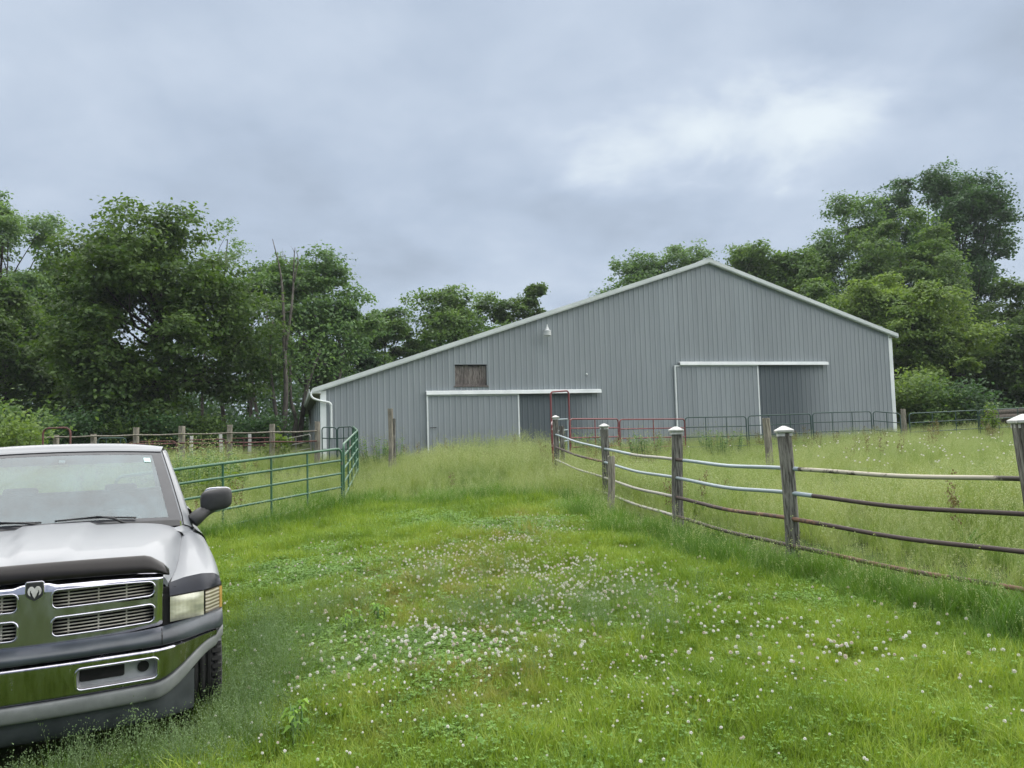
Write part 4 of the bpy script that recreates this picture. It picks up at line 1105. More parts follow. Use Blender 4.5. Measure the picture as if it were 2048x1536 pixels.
# ------------------------------------------------------------------ trees
bark = wood_mat('dark_bark', (.016, .014, .012), (.06, .052, .043), 5, (3, 3, .5))
bark_grey = wood_mat('grey_bark', (.05, .045, .04), (.16, .145, .125), 5, (3, 3, .5))
L_MAPLE = leaf_mat('maple_leaf', (0.024, 0.063, 0.015), (0.109, 0.182, 0.042), .50)
L_DARK = leaf_mat('dark_oak_leaf', (0.024, 0.060, 0.027), (0.074, 0.152, 0.056), .50)
L_GREY = leaf_mat('grey_green_leaf', (0.047, 0.103, 0.043), (0.142, 0.241, 0.085), .50)
L_PALE = leaf_mat('pale_feathery_leaf', (0.065, 0.136, 0.061), (0.177, 0.277, 0.112), .50)
L_MID = leaf_mat('mid_green_leaf', (0.040, 0.099, 0.028), (0.153, 0.247, 0.066), .50)
L_YEL = leaf_mat('yellow_green_leaf', (0.062, 0.129, 0.028), (0.207, 0.301, 0.072), .50)
L_SAP = leaf_mat('sapling_leaf', (0.056, 0.120, 0.018), (0.168, 0.256, 0.040), .50)

L_WEED = leaf_mat('bright_weed_leaf', (.11, .24, .025), (.24, .40, .055), .4)

def leaf_cards(P, Nrm, size, rnd, tint, name, aspect=.62):
    """diamond leaves: centres P, normals Nrm, lengths size"""
    n = len(P)
    Nrm = Nrm / np.linalg.norm(Nrm, axis=1, keepdims=True)
    a = rnd.normal(size=(n, 3)); a -= Nrm * np.sum(a * Nrm, 1, keepdims=True); a /= np.linalg.norm(a, axis=1, keepdims=True)
    b = np.cross(Nrm, a)
    L = size[:, None] * .5
    V = np.stack([P - a * L, P + b * L * aspect + Nrm * L * .15, P + a * L, P - b * L * aspect + Nrm * L * .15], 1).reshape(-1, 3)
    me = fast_mesh(name, V, np.arange(4 * n), 4)
    at_ = me.attributes.new('tint', 'FLOAT', 'POINT'); at_.data.foreach_set('value', np.repeat(tint, 4).astype(np.float32))
    return me

def limb(mb, a, b, r0, r1, rnd, bend=.12, n=7, seg=6):
    a, b = np.array(a, float), np.array(b, float); L = np.linalg.norm(b - a); off = rnd.normal(size=3) * L * bend
    P = [a + (b - a) * t + off * math.sin(math.pi * t) - np.array([0, 0, L * .06]) * math.sin(math.pi * t) for t in np.linspace(0, 1, n)]
    mb.tube(P, [r0 + (r1 - r0) * t for t in np.linspace(0, 1, n)], seg); return P

def tree(name, label, x, y, H, R, zc=None, rz=None, nl=34, ntw=22, nlf=30, ls=.17, mat=L_MID, tr=.2, seed=0, bk=None, off=(0, 0), stems=1, sparse=1.0, ry=None, lobe=.34, shell=.55, group=None, gaps=()):
    rnd = np.random.RandomState(seed); g = gz(x, y)
    root = empty(name, (x, y, g)); tag(root, label, 'tree', group)
    rz = rz or H * .4; zc = zc or H - rz; ry = ry or R
    C0 = np.array([off[0], off[1], zc])
    # lobes fill an uneven ellipsoid
    d = rnd.normal(size=(nl, 3)); d /= np.linalg.norm(d, axis=1, keepdims=True)
    rad = shell + (1 - shell) * rnd.rand(nl) ** .6
    wob = 1 + .16 * np.sin(3 * np.arctan2(d[:, 1], d[:, 0]) + seed) * np.cos(2.2 * d[:, 2] + seed)
    LC = C0 + d * rad[:, None] * wob[:, None] * np.array([R, ry, rz]) * (1 - lobe * .55)
    LR = lobe * min(R, rz) * rnd.uniform(.7, 1.25, nl)
    mb = MB()
    for s_ in range(stems):
        bx_, by_ = (rnd.normal(size=2) * .45 * (stems > 1))
        top = np.array([off[0] * .7 + (rnd.normal() * R * .35 if stems > 1 else 0), off[1] * .7, zc + rz * .45])
        P = limb(mb, (bx_, by_, -.3), top, tr * (1 if stems == 1 else .7), tr * .18, rnd, .04, 10, 9)
        ids = [i for i in range(nl) if i % stems == s_]
        for i in ids:
            zt = np.clip((LC[i][2] - zc + rz) / (2 * rz) * .75 - .05, .0, .8)
            z0 = .22 * H + zt * (top[2] - .22 * H) * .95
            k = min(range(len(P)), key=lambda q: abs(P[q][2] - z0))
            if i % 2 == 0 or nl < 24: limb(mb, P[k], LC[i], tr * .30 * (1 - .5 * zt), tr * .05, rnd, .10, 6, 5)
    # twigs, then leaves
    td = rnd.normal(size=(nl, ntw, 3)); td[..., 2] += .35; td /= np.linalg.norm(td, axis=2, keepdims=True)
    TP = LC[:, None] + td * (LR[:, None, None] * rnd.uniform(.45, 1.05, (nl, ntw, 1))) * np.array([1, 1, .8])
    keep = rnd.rand(nl, ntw) < sparse
    TPf = TP[keep]; tdf = td[keep]; lr = np.repeat(LR[:, None], ntw, 1)[keep]
    m = len(TPf); nlf = int(nlf * 1.35)
    sg_ = (lr * .24)[:, None, None] * np.array([1, 1, .5])
    LP = TPf[:, None] + rnd.normal(size=(m, nlf, 3)) * sg_
    LN = np.array([0, 0, .75]) + tdf[:, None] * .55 + rnd.normal(size=(m, nlf, 3)) * .55
    tint = np.clip(.5 + rnd.normal(size=(m, 1)) * .18 + rnd.normal(size=(m, nlf)) * .16, 0, 1)
    LP = LP.reshape(-1, 3); LN = LN.reshape(-1, 3); tint = tint.ravel()
    ok = LP[:, 2] > .25
    for (gx_, gz_, gr_) in gaps: ok &= ((LP[:, 0] - gx_) ** 2 + (LP[:, 2] - gz_) ** 2 > gr_ ** 2) | (rnd.rand(len(LP)) < .25)
    LP, LN, tint = LP[ok], LN[ok], tint[ok]
    sz = ls * 1.12 * rnd.uniform(.6, 1.3, len(LP))
    link_mesh('trunk', mb.mesh('trunk', True), bk or bark, root)
    c = link_mesh('crown', leaf_cards(LP, LN, sz, rnd, tint, 'crown'), mat, root); c['kind'] = 'stuff'
    return root

def tpx(u, vtop, Y, wpx, vbot=None):
    """pixel outline -> x, height, crown radius, crown centre height and half height"""
    p = at(u, vtop, Y); x = p[0]; g = gz(x, Y); H = p[2] - g; R = wpx / 2 / F_PX * Y
    if vbot is None: return dict(x=x, y=Y, H=H, R=R)
    zb = at(u, vbot, Y)[2] - g; return dict(x=x, y=Y, H=H, R=R, rz=(H - zb) / 2, zc=(H + zb) / 2)

tree('maple_tree', 'big round dark green maple with low boughs behind the timber fence', **tpx(312, 412, 37, 470, 905), nl=74, ntw=24, nlf=32, ls=.20, mat=L_MAPLE, tr=.38, seed=3, lobe=.25, shell=.45, ry=4.6, gaps=((0.4, 5.6, .9), (-3.2, 3.2, .9), (1.6, 6.4, .5)))
tree('tall_tree', 'tall pale feathery tree at the far left edge', **tpx(8, 362, 47, 260, 800), nl=60, ntw=20, nlf=26, ls=.19, mat=L_PALE, tr=.3, seed=5, lobe=.28, sparse=.85)
tree('tall_tree', 'pale feathery tree between the far-left tree and the big maple', **tpx(135, 462, 50, 210, 820), nl=44, ntw=20, nlf=26, ls=.2, mat=L_PALE, tr=.25, seed=6, sparse=.8)
tree('dark_tree', 'dense dark tree low at the left edge above the sapling', **tpx(25, 560, 41, 300, 880), nl=40, ntw=22, nlf=28, ls=.2, mat=L_MAPLE, tr=.25, seed=7, lobe=.28, gaps=((.8, 4.2, .7),))
tree('dark_tree', 'dark slender tree standing in the shade left of the big maple', **tpx(150, 600, 44, 200, 890), nl=30, ntw=20, nlf=26, ls=.2, mat=L_DARK, tr=.2, seed=8, sparse=.7, gaps=((.3, 2.6, .7),))
tree('sparse_tree', 'thin tree with sparse crown rising behind the big maple', **tpx(455, 418, 52, 120, 640), nl=26, ntw=12, nlf=9, ls=.17, mat=L_PALE, tr=.16, seed=9, sparse=.55, shell=.2)
tree('grove_tree', 'tall grey-green tree with several slender stems left of the barn', **tpx(618, 500, 44, 260, 800), nl=54, ntw=22, nlf=28, ls=.19, mat=L_GREY, tr=.22, seed=10, bk=bark_grey, stems=4, lobe=.25, sparse=.85)
tree('grove_tree', 'grey-green tree filling the gap between maple and bare trunk', **tpx(520, 500, 50, 150, 830), nl=34, ntw=20, nlf=26, ls=.2, mat=L_GREY, tr=.2, seed=11, bk=bark_grey, stems=2)
tree('dark_tree', 'dark tree directly behind the left eave of the barn', **tpx(690, 600, 52, 150, 880), nl=34, ntw=22, nlf=26, ls=.2, mat=L_DARK, tr=.2, seed=12)
tree('small_tree', 'bright green small tree above the left roof slope', **tpx(770, 588, 55, 150, 880), nl=34, ntw=22, nlf=26, ls=.21, mat=L_MID, tr=.2, seed=13)
tree('round_tree', 'broad round green tree behind the middle of the left roof slope', **tpx(915, 545, 57, 245, 850), nl=48, ntw=22, nlf=26, ls=.22, mat=L_MID, tr=.28, seed=14, lobe=.27)
tree('round_tree', 'twin-topped tree standing right of the broad round tree behind the roof', **tpx(1047, 530, 59, 130, 850), nl=32, ntw=22, nlf=26, ls=.22, mat=L_MAPLE, tr=.25, seed=15)
tree('dark_tree', 'dark tree just left of the barn peak', **tpx(1268, 482, 66, 190, 800), nl=52, ntw=20, nlf=24, ls=.24, mat=L_GREY, tr=.3, seed=16, sparse=.85)
tree('dark_tree', 'dark green tree directly behind the barn peak', **tpx(1372, 467, 67, 170, 800), nl=46, ntw=20, nlf=26, ls=.24, mat=L_GREY, tr=.3, seed=17)
tree('round_tree', 'mid green tree just right of the barn peak', **tpx(1480, 455, 64, 180, 800), nl=46, ntw=22, nlf=26, ls=.24, mat=L_MID, tr=.3, seed=18)
tree('round_tree', 'mid green tree behind the upper right roof slope', **tpx(1580, 460, 62, 190, 800), nl=46, ntw=22, nlf=26, ls=.24, mat=L_MID, tr=.3, seed=19)
tree('grove_tree', 'loose grey-green tree with ragged top left of the great dark oak', **tpx(1690, 380, 64, 210, 800), nl=64, ntw=20, nlf=26, ls=.23, mat=L_GREY, tr=.3, seed=20, lobe=.30, sparse=.9)
tree('oak_tree', 'great dark oak, the tallest crown at right', **tpx(1885, 306, 68, 268, 700), nl=72, ntw=22, nlf=28, ls=.25, mat=L_DARK, tr=.45, seed=21, lobe=.23, shell=.5)
tree('round_tree', 'soft green tree in front of the great dark oak', **tpx(1795, 395, 58, 250, 800), nl=54, ntw=22, nlf=28, ls=.22, mat=L_MID, tr=.3, seed=22, lobe=.26)
tree('yellow_tree', 'yellow-green bushy tree beside the right barn corner', **tpx(1790, 535, 47, 270, 860), nl=62, ntw=22, nlf=28, ls=.19, mat=L_YEL, tr=.25, seed=23, lobe=.25)
tree('yellow_tree', 'yellow-green tree low at right behind the end panel', **tpx(1910, 640, 45, 260, 870), nl=52, ntw=22, nlf=28, ls=.19, mat=L_YEL, tr=.22, seed=24, lobe=.25)
tree('round_tree', 'mid green tree below the oak at the right edge', **tpx(2010, 555, 52, 230, 850), nl=46, ntw=22, nlf=26, ls=.21, mat=L_MAPLE, tr=.25, seed=25, lobe=.27)
tree('dark_tree', 'dark tree cut off by the right edge behind the end post', **tpx(2050, 650, 44, 210, 870), nl=40, ntw=22, nlf=26, ls=.19, mat=L_MAPLE, tr=.22, seed=26, lobe=.28)
tree('round_tree', 'mid green tree filling in behind the right roof slope', **tpx(1660, 540, 54, 210, 820), nl=44, ntw=22, nlf=26, ls=.21, mat=L_MID, tr=.22, seed=27, lobe=.28)

# bare dead tree and the dark trunks next to it
p = at(570, 872, 39.0); g = gz(p[0], p[1]); dt = empty('dead_tree', (p[0], p[1], g))
tag(dt, 'bare dead tree with forked grey stems in front of the grove', 'tree')
rd = np.random.RandomState(77); mb = MB(); o_ = np.array([p[0], p[1], g])
for pts, r0, r1 in (([(566, 880), (572, 780), (568, 680), (566, 600), (560, 540), (545, 478)], .15, .015), ([(571, 700), (580, 640), (586, 580), (588, 520), (590, 495)], .085, .015),
                    ([(560, 880), (548, 800), (540, 720), (545, 640)], .12, .04), ([(588, 565), (596, 520), (592, 500)], .04, .012), ([(563, 560), (556, 520)], .04, .01)):
    P = catmull(np.array([at(u, v, 39.0) - o_ for u, v in pts]), 4); mb.tube(P, np.linspace(r0, r1, len(P)), 8)
mb.build('trunk', bark_grey, dt, True)
tb = MB()
for k in range(16):
    u, v = rd.choice([566, 570, 584, 588]), rd.uniform(500, 640); a = at(u, v, 39.0) - o_
    limb(tb, a, a + rd.normal(size=3) * np.array([.5, .4, .3]) + np.array([0, 0, .5]), .015, .004, rd, .1, 4, 4)
tb.build('twigs', bark_grey, dt)['kind'] = 'stuff'
for k, (pts, r0, lb) in enumerate((([(585, 885), (592, 840), (582, 800), (580, 720)], .13, 'slim dark trunk leaning left between the dead tree and the barn'), ([(598, 885), (605, 830), (615, 770), (640, 700)], .16, 'slim grey trunk leaning right towards the barn eave'))):
    p = at(*pts[0], 40.0 + k); g = gz(p[0], p[1]); r_ = empty('leaning_tree', (p[0], p[1], g)); tag(r_, lb, 'tree')
    P = catmull(np.array([at(u, v, 40.0 + k) - np.array([p[0], p[1], g]) for u, v in pts]), 4); P[0, 2] = min(P[0, 2], -.2)
    MB().tube(P, np.linspace(r0, r0 * .45, len(P)), 8).build('trunk', bark_grey, r_, True)
    n = 900; rr = np.random.RandomState(400 + k); Q = P[-1] + rr.normal(size=(n, 3)) * np.array([1.1, 1.0, .9])
    c = link_mesh('crown', leaf_cards(Q, rr.normal(size=(n, 3)) * .6 + np.array([0, 0, .8]), .2 * rr.uniform(.6, 1.3, n), rr, rr.rand(n), 'crown'), L_GREY, r_); c['kind'] = 'stuff'

# shrubs and saplings
def shrub(name, label, x, y, H, R, mat, seed, n=2600, ls=.12, lobes=9, cat='shrub', stems=7):
    rnd = np.random.RandomState(seed); g = gz(x, y); root = empty(name, (x, y, g)); tag(root, label, cat)
    mb = MB(); LC = []
    for i in range(lobes):
        a = rnd.rand() * 6.28; r = R * rnd.rand() ** .6 * .75; LC.append((r * math.cos(a), r * math.sin(a), H * rnd.uniform(.25, .85)))
    LC = np.array(LC)
    for q in LC: limb(mb, (q[0] * .15, q[1] * .15, -.1), q, .025, .006, rnd, .08, 5, 5)
    idx_ = rnd.randint(0, lobes, n); P = LC[idx_] + rnd.normal(size=(n, 3)) * np.array([R * .22, R * .22, H * .13]); P[:, 2] = np.abs(P[:, 2])
    mb.build('stem', bark, root, True)
    c = link_mesh('foliage', leaf_cards(P, rnd.normal(size=(n, 3)) * .55 + np.array([0, -.2, .8]), ls * rnd.uniform(.6, 1.4, n), rnd, np.clip(.5 + rnd.normal(size=n) * .25, 0, 1), 'foliage'), mat, root); c['kind'] = 'stuff'
    return root
for k, (u, Y, H, Rr, mt, lb) in enumerate([(42, 25.2, 2.3, 1.3, L_YEL, 'bright yellow-green young maple bush at the left edge beside the rusty hoop'), (10, 27.5, 2.4, 1.9, L_MID, 'mid green bush at the left edge behind the yellow-green bush'),
        (180, 33.0, 2.2, 2.0, L_DARK, 'dark bush behind the timber fence at its left end'), (255, 34.0, 2.0, 1.9, L_MAPLE, 'dark green bush under the left side of the big maple'), (330, 34.5, 1.9, 2.0, L_DARK, 'dark bush under the middle of the big maple'),
        (410, 35.0, 1.8, 1.9, L_MAPLE, 'dark green bush under the right side of the big maple'), (485, 35.5, 1.7, 1.7, L_DARK, 'dark bush left of the dead tree'), (555, 27.3, 1.1, .5, L_SAP, 'small bright green sapling beside a timber fence post')]):
    x = at(u, 880, Y)[0]; shrub('bush', lb, x, Y, H, Rr, mt, 500 + k, (2000 if k == 0 else 3600) if Rr > 1 else 500, .13 if k in (0, 7) else .16)
x = at(1986, 830, 30.2)[0]; shrub('sapling', 'bright yellow-green sapling in front of the end panel at far right', x, 30.2, 1.6, .45, L_SAP, 520, 380, .11)
x = at(1900, 840, 36)[0]; shrub('bush', 'low green bush behind the panels right of the barn', x, 38, 2.6, 2.4, L_MID, 521, 4500, .17)
x = at(2010, 840, 36)[0]; shrub('bush', 'dark low bush behind the old logs at far right', x, 38, 2.6, 2.4, L_DARK, 522, 4500, .17)
x = at(1850, 840, 36)[0]; shrub('bush', 'yellow-green low bush beside the right barn corner', x, 38.5, 3.0, 2.0, L_YEL, 523, 4500, .17)

# far woods that read as one mass
def woods(name, lbl, x0, x1, y0, y1, H, n, seed, mat, ls=.42):
    rnd = np.random.RandomState(seed); m = n // 60
    C = np.stack([rnd.uniform(x0, x1, m), rnd.uniform(y0, y1, m), H * rnd.rand(m) ** 1.7], 1)
    hx = H * (.72 + .28 * np.sin(C[:, 0] * .21 + seed) * np.cos(C[:, 0] * .083)); C[:, 2] = C[:, 2] * hx / H + ground(C[:, 0], C[:, 1])
    P = (C[:, None] + rnd.normal(size=(m, 60, 3)) * np.array([1.0, 1.0, .6])).reshape(-1, 3)
    N = rnd.normal(size=P.shape) * .6 + np.array([0, -.2, .7])
    mb = MB()
    o = link_mesh(name, leaf_cards(P, N, ls * rnd.uniform(.6, 1.3, len(P)), rnd, np.clip(.45 + rnd.normal(size=len(P)) * .2, 0, 1), name), mat)
    tag(o, lbl, 'woods', None, 'stuff')
    for k in range(int((x1 - x0) / 2.2)):
        x = rnd.uniform(x0, x1); y = rnd.uniform(y0, y1); g = gz(x, y); limb(mb, (x, y, g - .3), (x + rnd.normal() * .6, y, g + H * .8), .16, .05, rnd, .03, 5, 6)
    t = link_mesh('woods_trunks', mb.mesh('woods_trunks', True), bark, o); t['kind'] = 'stuff'
woods('far_woods', 'dark far woods closing the gaps between the trees at left', -62, -2, 62, 78, 12.0, 80000, 900, L_DARK)
woods('far_woods', 'green far woods closing the gaps behind the barn and at right', 2, 75, 76, 92, 12.5, 62000, 901, L_MAPLE, .5)
# ------------------------------------------------------------------ grass, clover, weeds
def brownish(M, v, c):
    """worn, drier tracks down the lane and darker, bluish grass by the truck"""
    def blob(x, y, r0, r1, s=(1, 1)):
        mp = M.n('ShaderNodeVectorMath', operation='SUBTRACT'); M.l(v, mp.inputs[0]); mp.inputs[1].default_value = (x, y, 0)
        sc = M.n('ShaderNodeVectorMath', operation='MULTIPLY'); M.l(mp.outputs[0], sc.inputs[0]); sc.inputs[1].default_value = (s[0], s[1], 0)
        ln = M.n('ShaderNodeVectorMath', operation='LENGTH'); M.l(sc.outputs[0], ln.inputs[0])
        return M.mrange(M.math('ADD', ln.outputs['Value'], M.math('MULTIPLY', M.noise(v, 1.6, 4), r1 * .9)), r0 + r1 * .3, r1 * 1.45, 1.0, 0.0)
    w = M.noise(v, 4.5, 5, .65)
    dry = M.math('MAXIMUM', blob(-.9, 8.3, .3, 1.9, (1, .45)), blob(-.4, 6.0, .2, 1.4, (1, .6)))
    dry = M.math('MAXIMUM', dry, blob(.1, 11.5, .3, 1.5, (1.2, .5)))
    c = M.mix(M.math('MULTIPLY', M.math('MULTIPLY', dry, M.mrange(w, .38, .62)), .9), c, (.30, .265, .095))
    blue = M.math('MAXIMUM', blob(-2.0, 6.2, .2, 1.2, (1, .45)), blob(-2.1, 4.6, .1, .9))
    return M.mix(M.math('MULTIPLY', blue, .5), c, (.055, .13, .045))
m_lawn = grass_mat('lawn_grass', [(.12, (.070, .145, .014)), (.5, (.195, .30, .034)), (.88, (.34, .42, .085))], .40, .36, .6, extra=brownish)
m_clover = grass_mat('clover_leaf', [(.1, (.085, .19, .026)), (.9, (.18, .32, .05))], .3, .4)
m_meadow = grass_mat('meadow_grass', [(.08, (.12, .22, .04)), (.5, (.225, .31, .08)), (.92, (.36, .41, .16))], .4, .66, .42)
m_fringe = grass_mat('fringe_grass', [(.1, (.06, .15, .02)), (.9, (.155, .28, .036))], .4, .5, .6)
m_seed = grass_mat('seed_head', [(.1, (.25, .33, .13)), (.9, (.39, .43, .22))], .35, .5, .3)
m_fineseed = grass_mat('fine_seed_head', [(.1, (.11, .19, .085)), (.9, (.20, .28, .13))], .35, .4, .8)
m_dock = grass_mat('dock_seed', [(.1, (.13, .11, .05)), (.9, (.22, .17, .08))], .2, .5, .5)
m_petal = mottled('clover_petal', (.62, .60, .55), (.80, .79, .74), 60, .7, 0, 0)
m_pinkpetal = mottled('old_clover_petal', (.50, .43, .36), (.66, .60, .52), 60, .7, 0, 0)
m_stalk = mottled('clover_stalk', (.06, .14, .03), (.09, .18, .04), 30, .6, 0, 0)

def proto_coll(name): return bpy.data.collections.new(name)
class Blades:
    def __init__(s, rnd): s.V, s.F, s.T, s.M, s.rnd, s.n = [], [], [], [], rnd, 0
    def blade(s, x, y, h, w, lean, az, seg=3, mi=0, tint=None, curl=1.6):
        t = np.linspace(0, 1, seg + 1); d = np.array([math.cos(az), math.sin(az)]); o = lean * t ** curl
        z = h * t * (1 - .25 * (lean / max(h, 1e-3)) * t); ww = w * (1 - t ** 1.5) * .5
        tw = az + math.pi / 2 + s.rnd.normal() * .5; e = np.array([math.cos(tw), math.sin(tw)])
        c = np.stack([x + d[0] * o, y + d[1] * o, z], 1)
        vs = []
        for i in range(seg): vs += [c[i] - np.array([e[0], e[1], 0]) * ww[i], c[i] + np.array([e[0], e[1], 0]) * ww[i]]
        vs.append(c[-1]); k = s.n
        for i in range(seg - 1): s.F.append((k + 2 * i, k + 2 * i + 1, k + 2 * i + 3, k + 2 * i + 2)); s.M.append(mi)
        s.F.append((k + 2 * seg - 2, k + 2 * seg - 1, k + 2 * seg)); s.M.append(mi)
        s.V += vs; s.T += [s.rnd.rand() if tint is None else tint] * len(vs); s.n += len(vs)
        return c
    def leafq(s, c, size, nrm, mi=0, tint=.5):
        nrm = nrm / np.linalg.norm(nrm); a = np.cross(nrm, s.rnd.normal(size=3)); a /= np.linalg.norm(a); b = np.cross(nrm, a); k = s.n
        s.V += [c - a * size * .5, c + b * size * .4, c + a * size * .5, c - b * size * .4]; s.F.append((k, k + 1, k + 2, k + 3)); s.M.append(mi); s.T += [tint] * 4; s.n += 4
    def obj(s, name, mats, coll):
        me = bpy.data.meshes.new(name); me.from_pydata([tuple(v) for v in s.V], [], s.F); me.polygons.foreach_set('material_index', s.M)
        a = me.attributes.new('tint', 'FLOAT', 'POINT'); a.data.foreach_set('value', np.array(s.T, np.float32))
        for m in mats: me.materials.append(m)
        me.update(); o = bpy.data.objects.new(name, me); coll.objects.link(o); return o
def lawn_proto(coll, seed, nb=46, rad=.10, h=(.05, .12), w=.0075, clover=0):
    r = np.random.RandomState(seed); B = Blades(r)
    for _ in range(nb):
        a = r.rand() * 6.28; q = rad * math.sqrt(r.rand()); hh = r.uniform(*h)
        B.blade(q * math.cos(a), q * math.sin(a), hh, w * r.uniform(.6, 1.3), hh * r.uniform(.15, .9), r.rand() * 6.28, 3)
    for _ in range(clover):
        a = r.rand() * 6.28; q = rad * 1.1 * math.sqrt(r.rand()); hh = r.uniform(.03, .085); c = np.array([q * math.cos(a), q * math.sin(a), hh]); a0 = r.rand() * 6.28; tn = r.rand()
        for k in range(3):
            e = np.array([math.cos(a0 + k * 2.09), math.sin(a0 + k * 2.09), .15]); B.leafq(c + e * .008, .0165, np.array([0, 0, 1.]) + r.normal(size=3) * .25, 1, tn)
    return B.obj('lawn_tuft', [m_lawn, m_clover], coll)
def meadow_proto(coll, seed, nb=34, rad=.16, h=(.28, .62), w=.008, seeds=9, mats=None, sh=(.5, .85), sq=.018, sn=9):
    r = np.random.RandomState(seed); B = Blades(r); wind = r.rand() * 6.28
    for _ in range(nb):
        a = r.rand() * 6.28; q = rad * math.sqrt(r.rand()); hh = r.uniform(*h); az = wind + r.normal() * 1.2
        B.blade(q * math.cos(a), q * math.sin(a), hh, w * r.uniform(.6, 1.2), hh * r.uniform(.2, 1.0), az, 4, 0)
    for _ in range(seeds):
        a = r.rand() * 6.28; q = rad * math.sqrt(r.rand()); hh = r.uniform(*sh)
        c = B.blade(q * math.cos(a), q * math.sin(a), hh, .0035, hh * r.uniform(.1, .5), wind + r.normal() * .9, 4, 1, curl=2.2)
        tp = c[-1]; dr = c[-1] - c[-2]; dr /= np.linalg.norm(dr)
        for k in range(sn):
            t = k / sn; B.leafq(tp - dr * .16 * t + r.normal(size=3) * (.006 + .018 * t), sq, r.normal(size=3), 1, r.rand())
    return B.obj('grass_tuft', mats or [m_meadow, m_seed], coll)
C_LAWN, C_CLOV, C_MEAD, C_FRIN, C_DOCK, C_FINE = [proto_coll(n) for n in ('lawn_tufts', 'clover_tufts', 'meadow_tufts', 'fringe_tufts', 'dock_stalks', 'fine_tufts')]
for k in range(5): lawn_proto(C_LAWN, 600 + k, 36 + 3 * k, .10, (.03, .085 + .022 * k), .007, 5 if k < 3 else 1)
for k in range(4): lawn_proto(C_CLOV, 620 + k, 16, .10, (.05, .11), .005, 34)
for k in range(6): meadow_proto(C_MEAD, 640 + k)
for k in range(5): meadow_proto(C_FRIN, 660 + k, 44, .13, (.18, .42), .0085, 1, [m_fringe, m_seed], (.35, .6))
for k in range(4): meadow_proto(C_FINE, 680 + k, 30, .12, (.08, .2), .004, 12, [m_fringe, m_fineseed], (.14, .28), .0075, 20)
def dock_proto(seed):
    r = np.random.RandomState(seed); B = Blades(r); hh = r.uniform(.7, 1.0)
    for q in range(3):
        c = B.blade(r.normal() * .05, r.normal() * .05, hh * r.uniform(.7, 1), .012, .1, r.rand() * 6.28, 4, 0, .4)
        for k in range(46):
            t = .45 + .55 * r.rand(); p = np.array([np.interp(t, np.linspace(0, 1, 5), c[:, j]) for j in range(3)]); B.leafq(p + r.normal(size=3) * .022, .03, r.normal(size=3), 1, r.rand())
    for k in range(7): B.blade(r.normal() * .05, r.normal() * .05, r.uniform(.2, .4), .05, .25, r.rand() * 6.28, 3, 0, .5)
    return B.obj('dock_stalk', [m_fringe, m_dock], C_DOCK)
for k in range(3): dock_proto(700 + k)

def scatter(name, label, cat, XY, coll, n_proto, smin, smax, rnd, zsc=(.75, 1.35), tilt=.10, extra_scale=None):
    n = len(XY); z = ground(XY[:, 0], XY[:, 1]) - .004
    me = bpy.data.meshes.new(name); me.vertices.add(n); me.vertices.foreach_set('co', np.column_stack([XY, z]).astype(np.float32).ravel())
    s_ = rnd.uniform(smin, smax, n)
    if extra_scale is not None: s_ = s_ * extra_scale
    scl = np.column_stack([s_, s_, s_ * rnd.uniform(*zsc, n)])
    rot = np.column_stack([rnd.normal(size=n) * tilt, rnd.normal(size=n) * tilt, rnd.rand(n) * 6.283])
    for nm, dt, arr in (('scl', 'FLOAT_VECTOR', scl), ('rot', 'FLOAT_VECTOR', rot)):
        a = me.attributes.new(nm, dt, 'POINT'); a.data.foreach_set('vector', arr.astype(np.float32).ravel())
    a = me.attributes.new('pick', 'INT', 'POINT'); a.data.foreach_set('value', rnd.randint(0, n_proto, n).astype(np.int32))
    o = bpy.data.objects.new(name, me); COL.objects.link(o); tag(o, label, cat, None, 'stuff')
    ng = bpy.data.node_groups.new(name, 'GeometryNodeTree')
    ng.interface.new_socket('Geometry', in_out='INPUT', socket_type='NodeSocketGeometry'); ng.interface.new_socket('Geometry', in_out='OUTPUT', socket_type='NodeSocketGeometry')
    gi = ng.nodes.new('NodeGroupInput'); go = ng.nodes.new('NodeGroupOutput'); ip = ng.nodes.new('GeometryNodeInstanceOnPoints'); ci = ng.nodes.new('GeometryNodeCollectionInfo')
    ci.inputs['Collection'].default_value = coll; ci.inputs['Separate Children'].default_value = True; ci.inputs['Reset Children'].default_value = True
    ng.links.new(gi.outputs[0], ip.inputs['Points']); ng.links.new(ci.outputs[0], ip.inputs['Instance']); ip.inputs['Pick Instance'].default_value = True
    for nm, dt, sock in (('pick', 'INT', 'Instance Index'), ('rot', 'FLOAT_VECTOR', 'Rotation'), ('scl', 'FLOAT_VECTOR', 'Scale')):
        na = ng.nodes.new('GeometryNodeInputNamedAttribute'); na.data_type = dt; na.inputs['Name'].default_value = nm; ng.links.new(na.outputs['Attribute'], ip.inputs[sock])
    ng.links.new(ip.outputs[0], go.inputs[0])
    md = o.modifiers.new('scatter', 'NODES'); md.node_group = ng
    return o

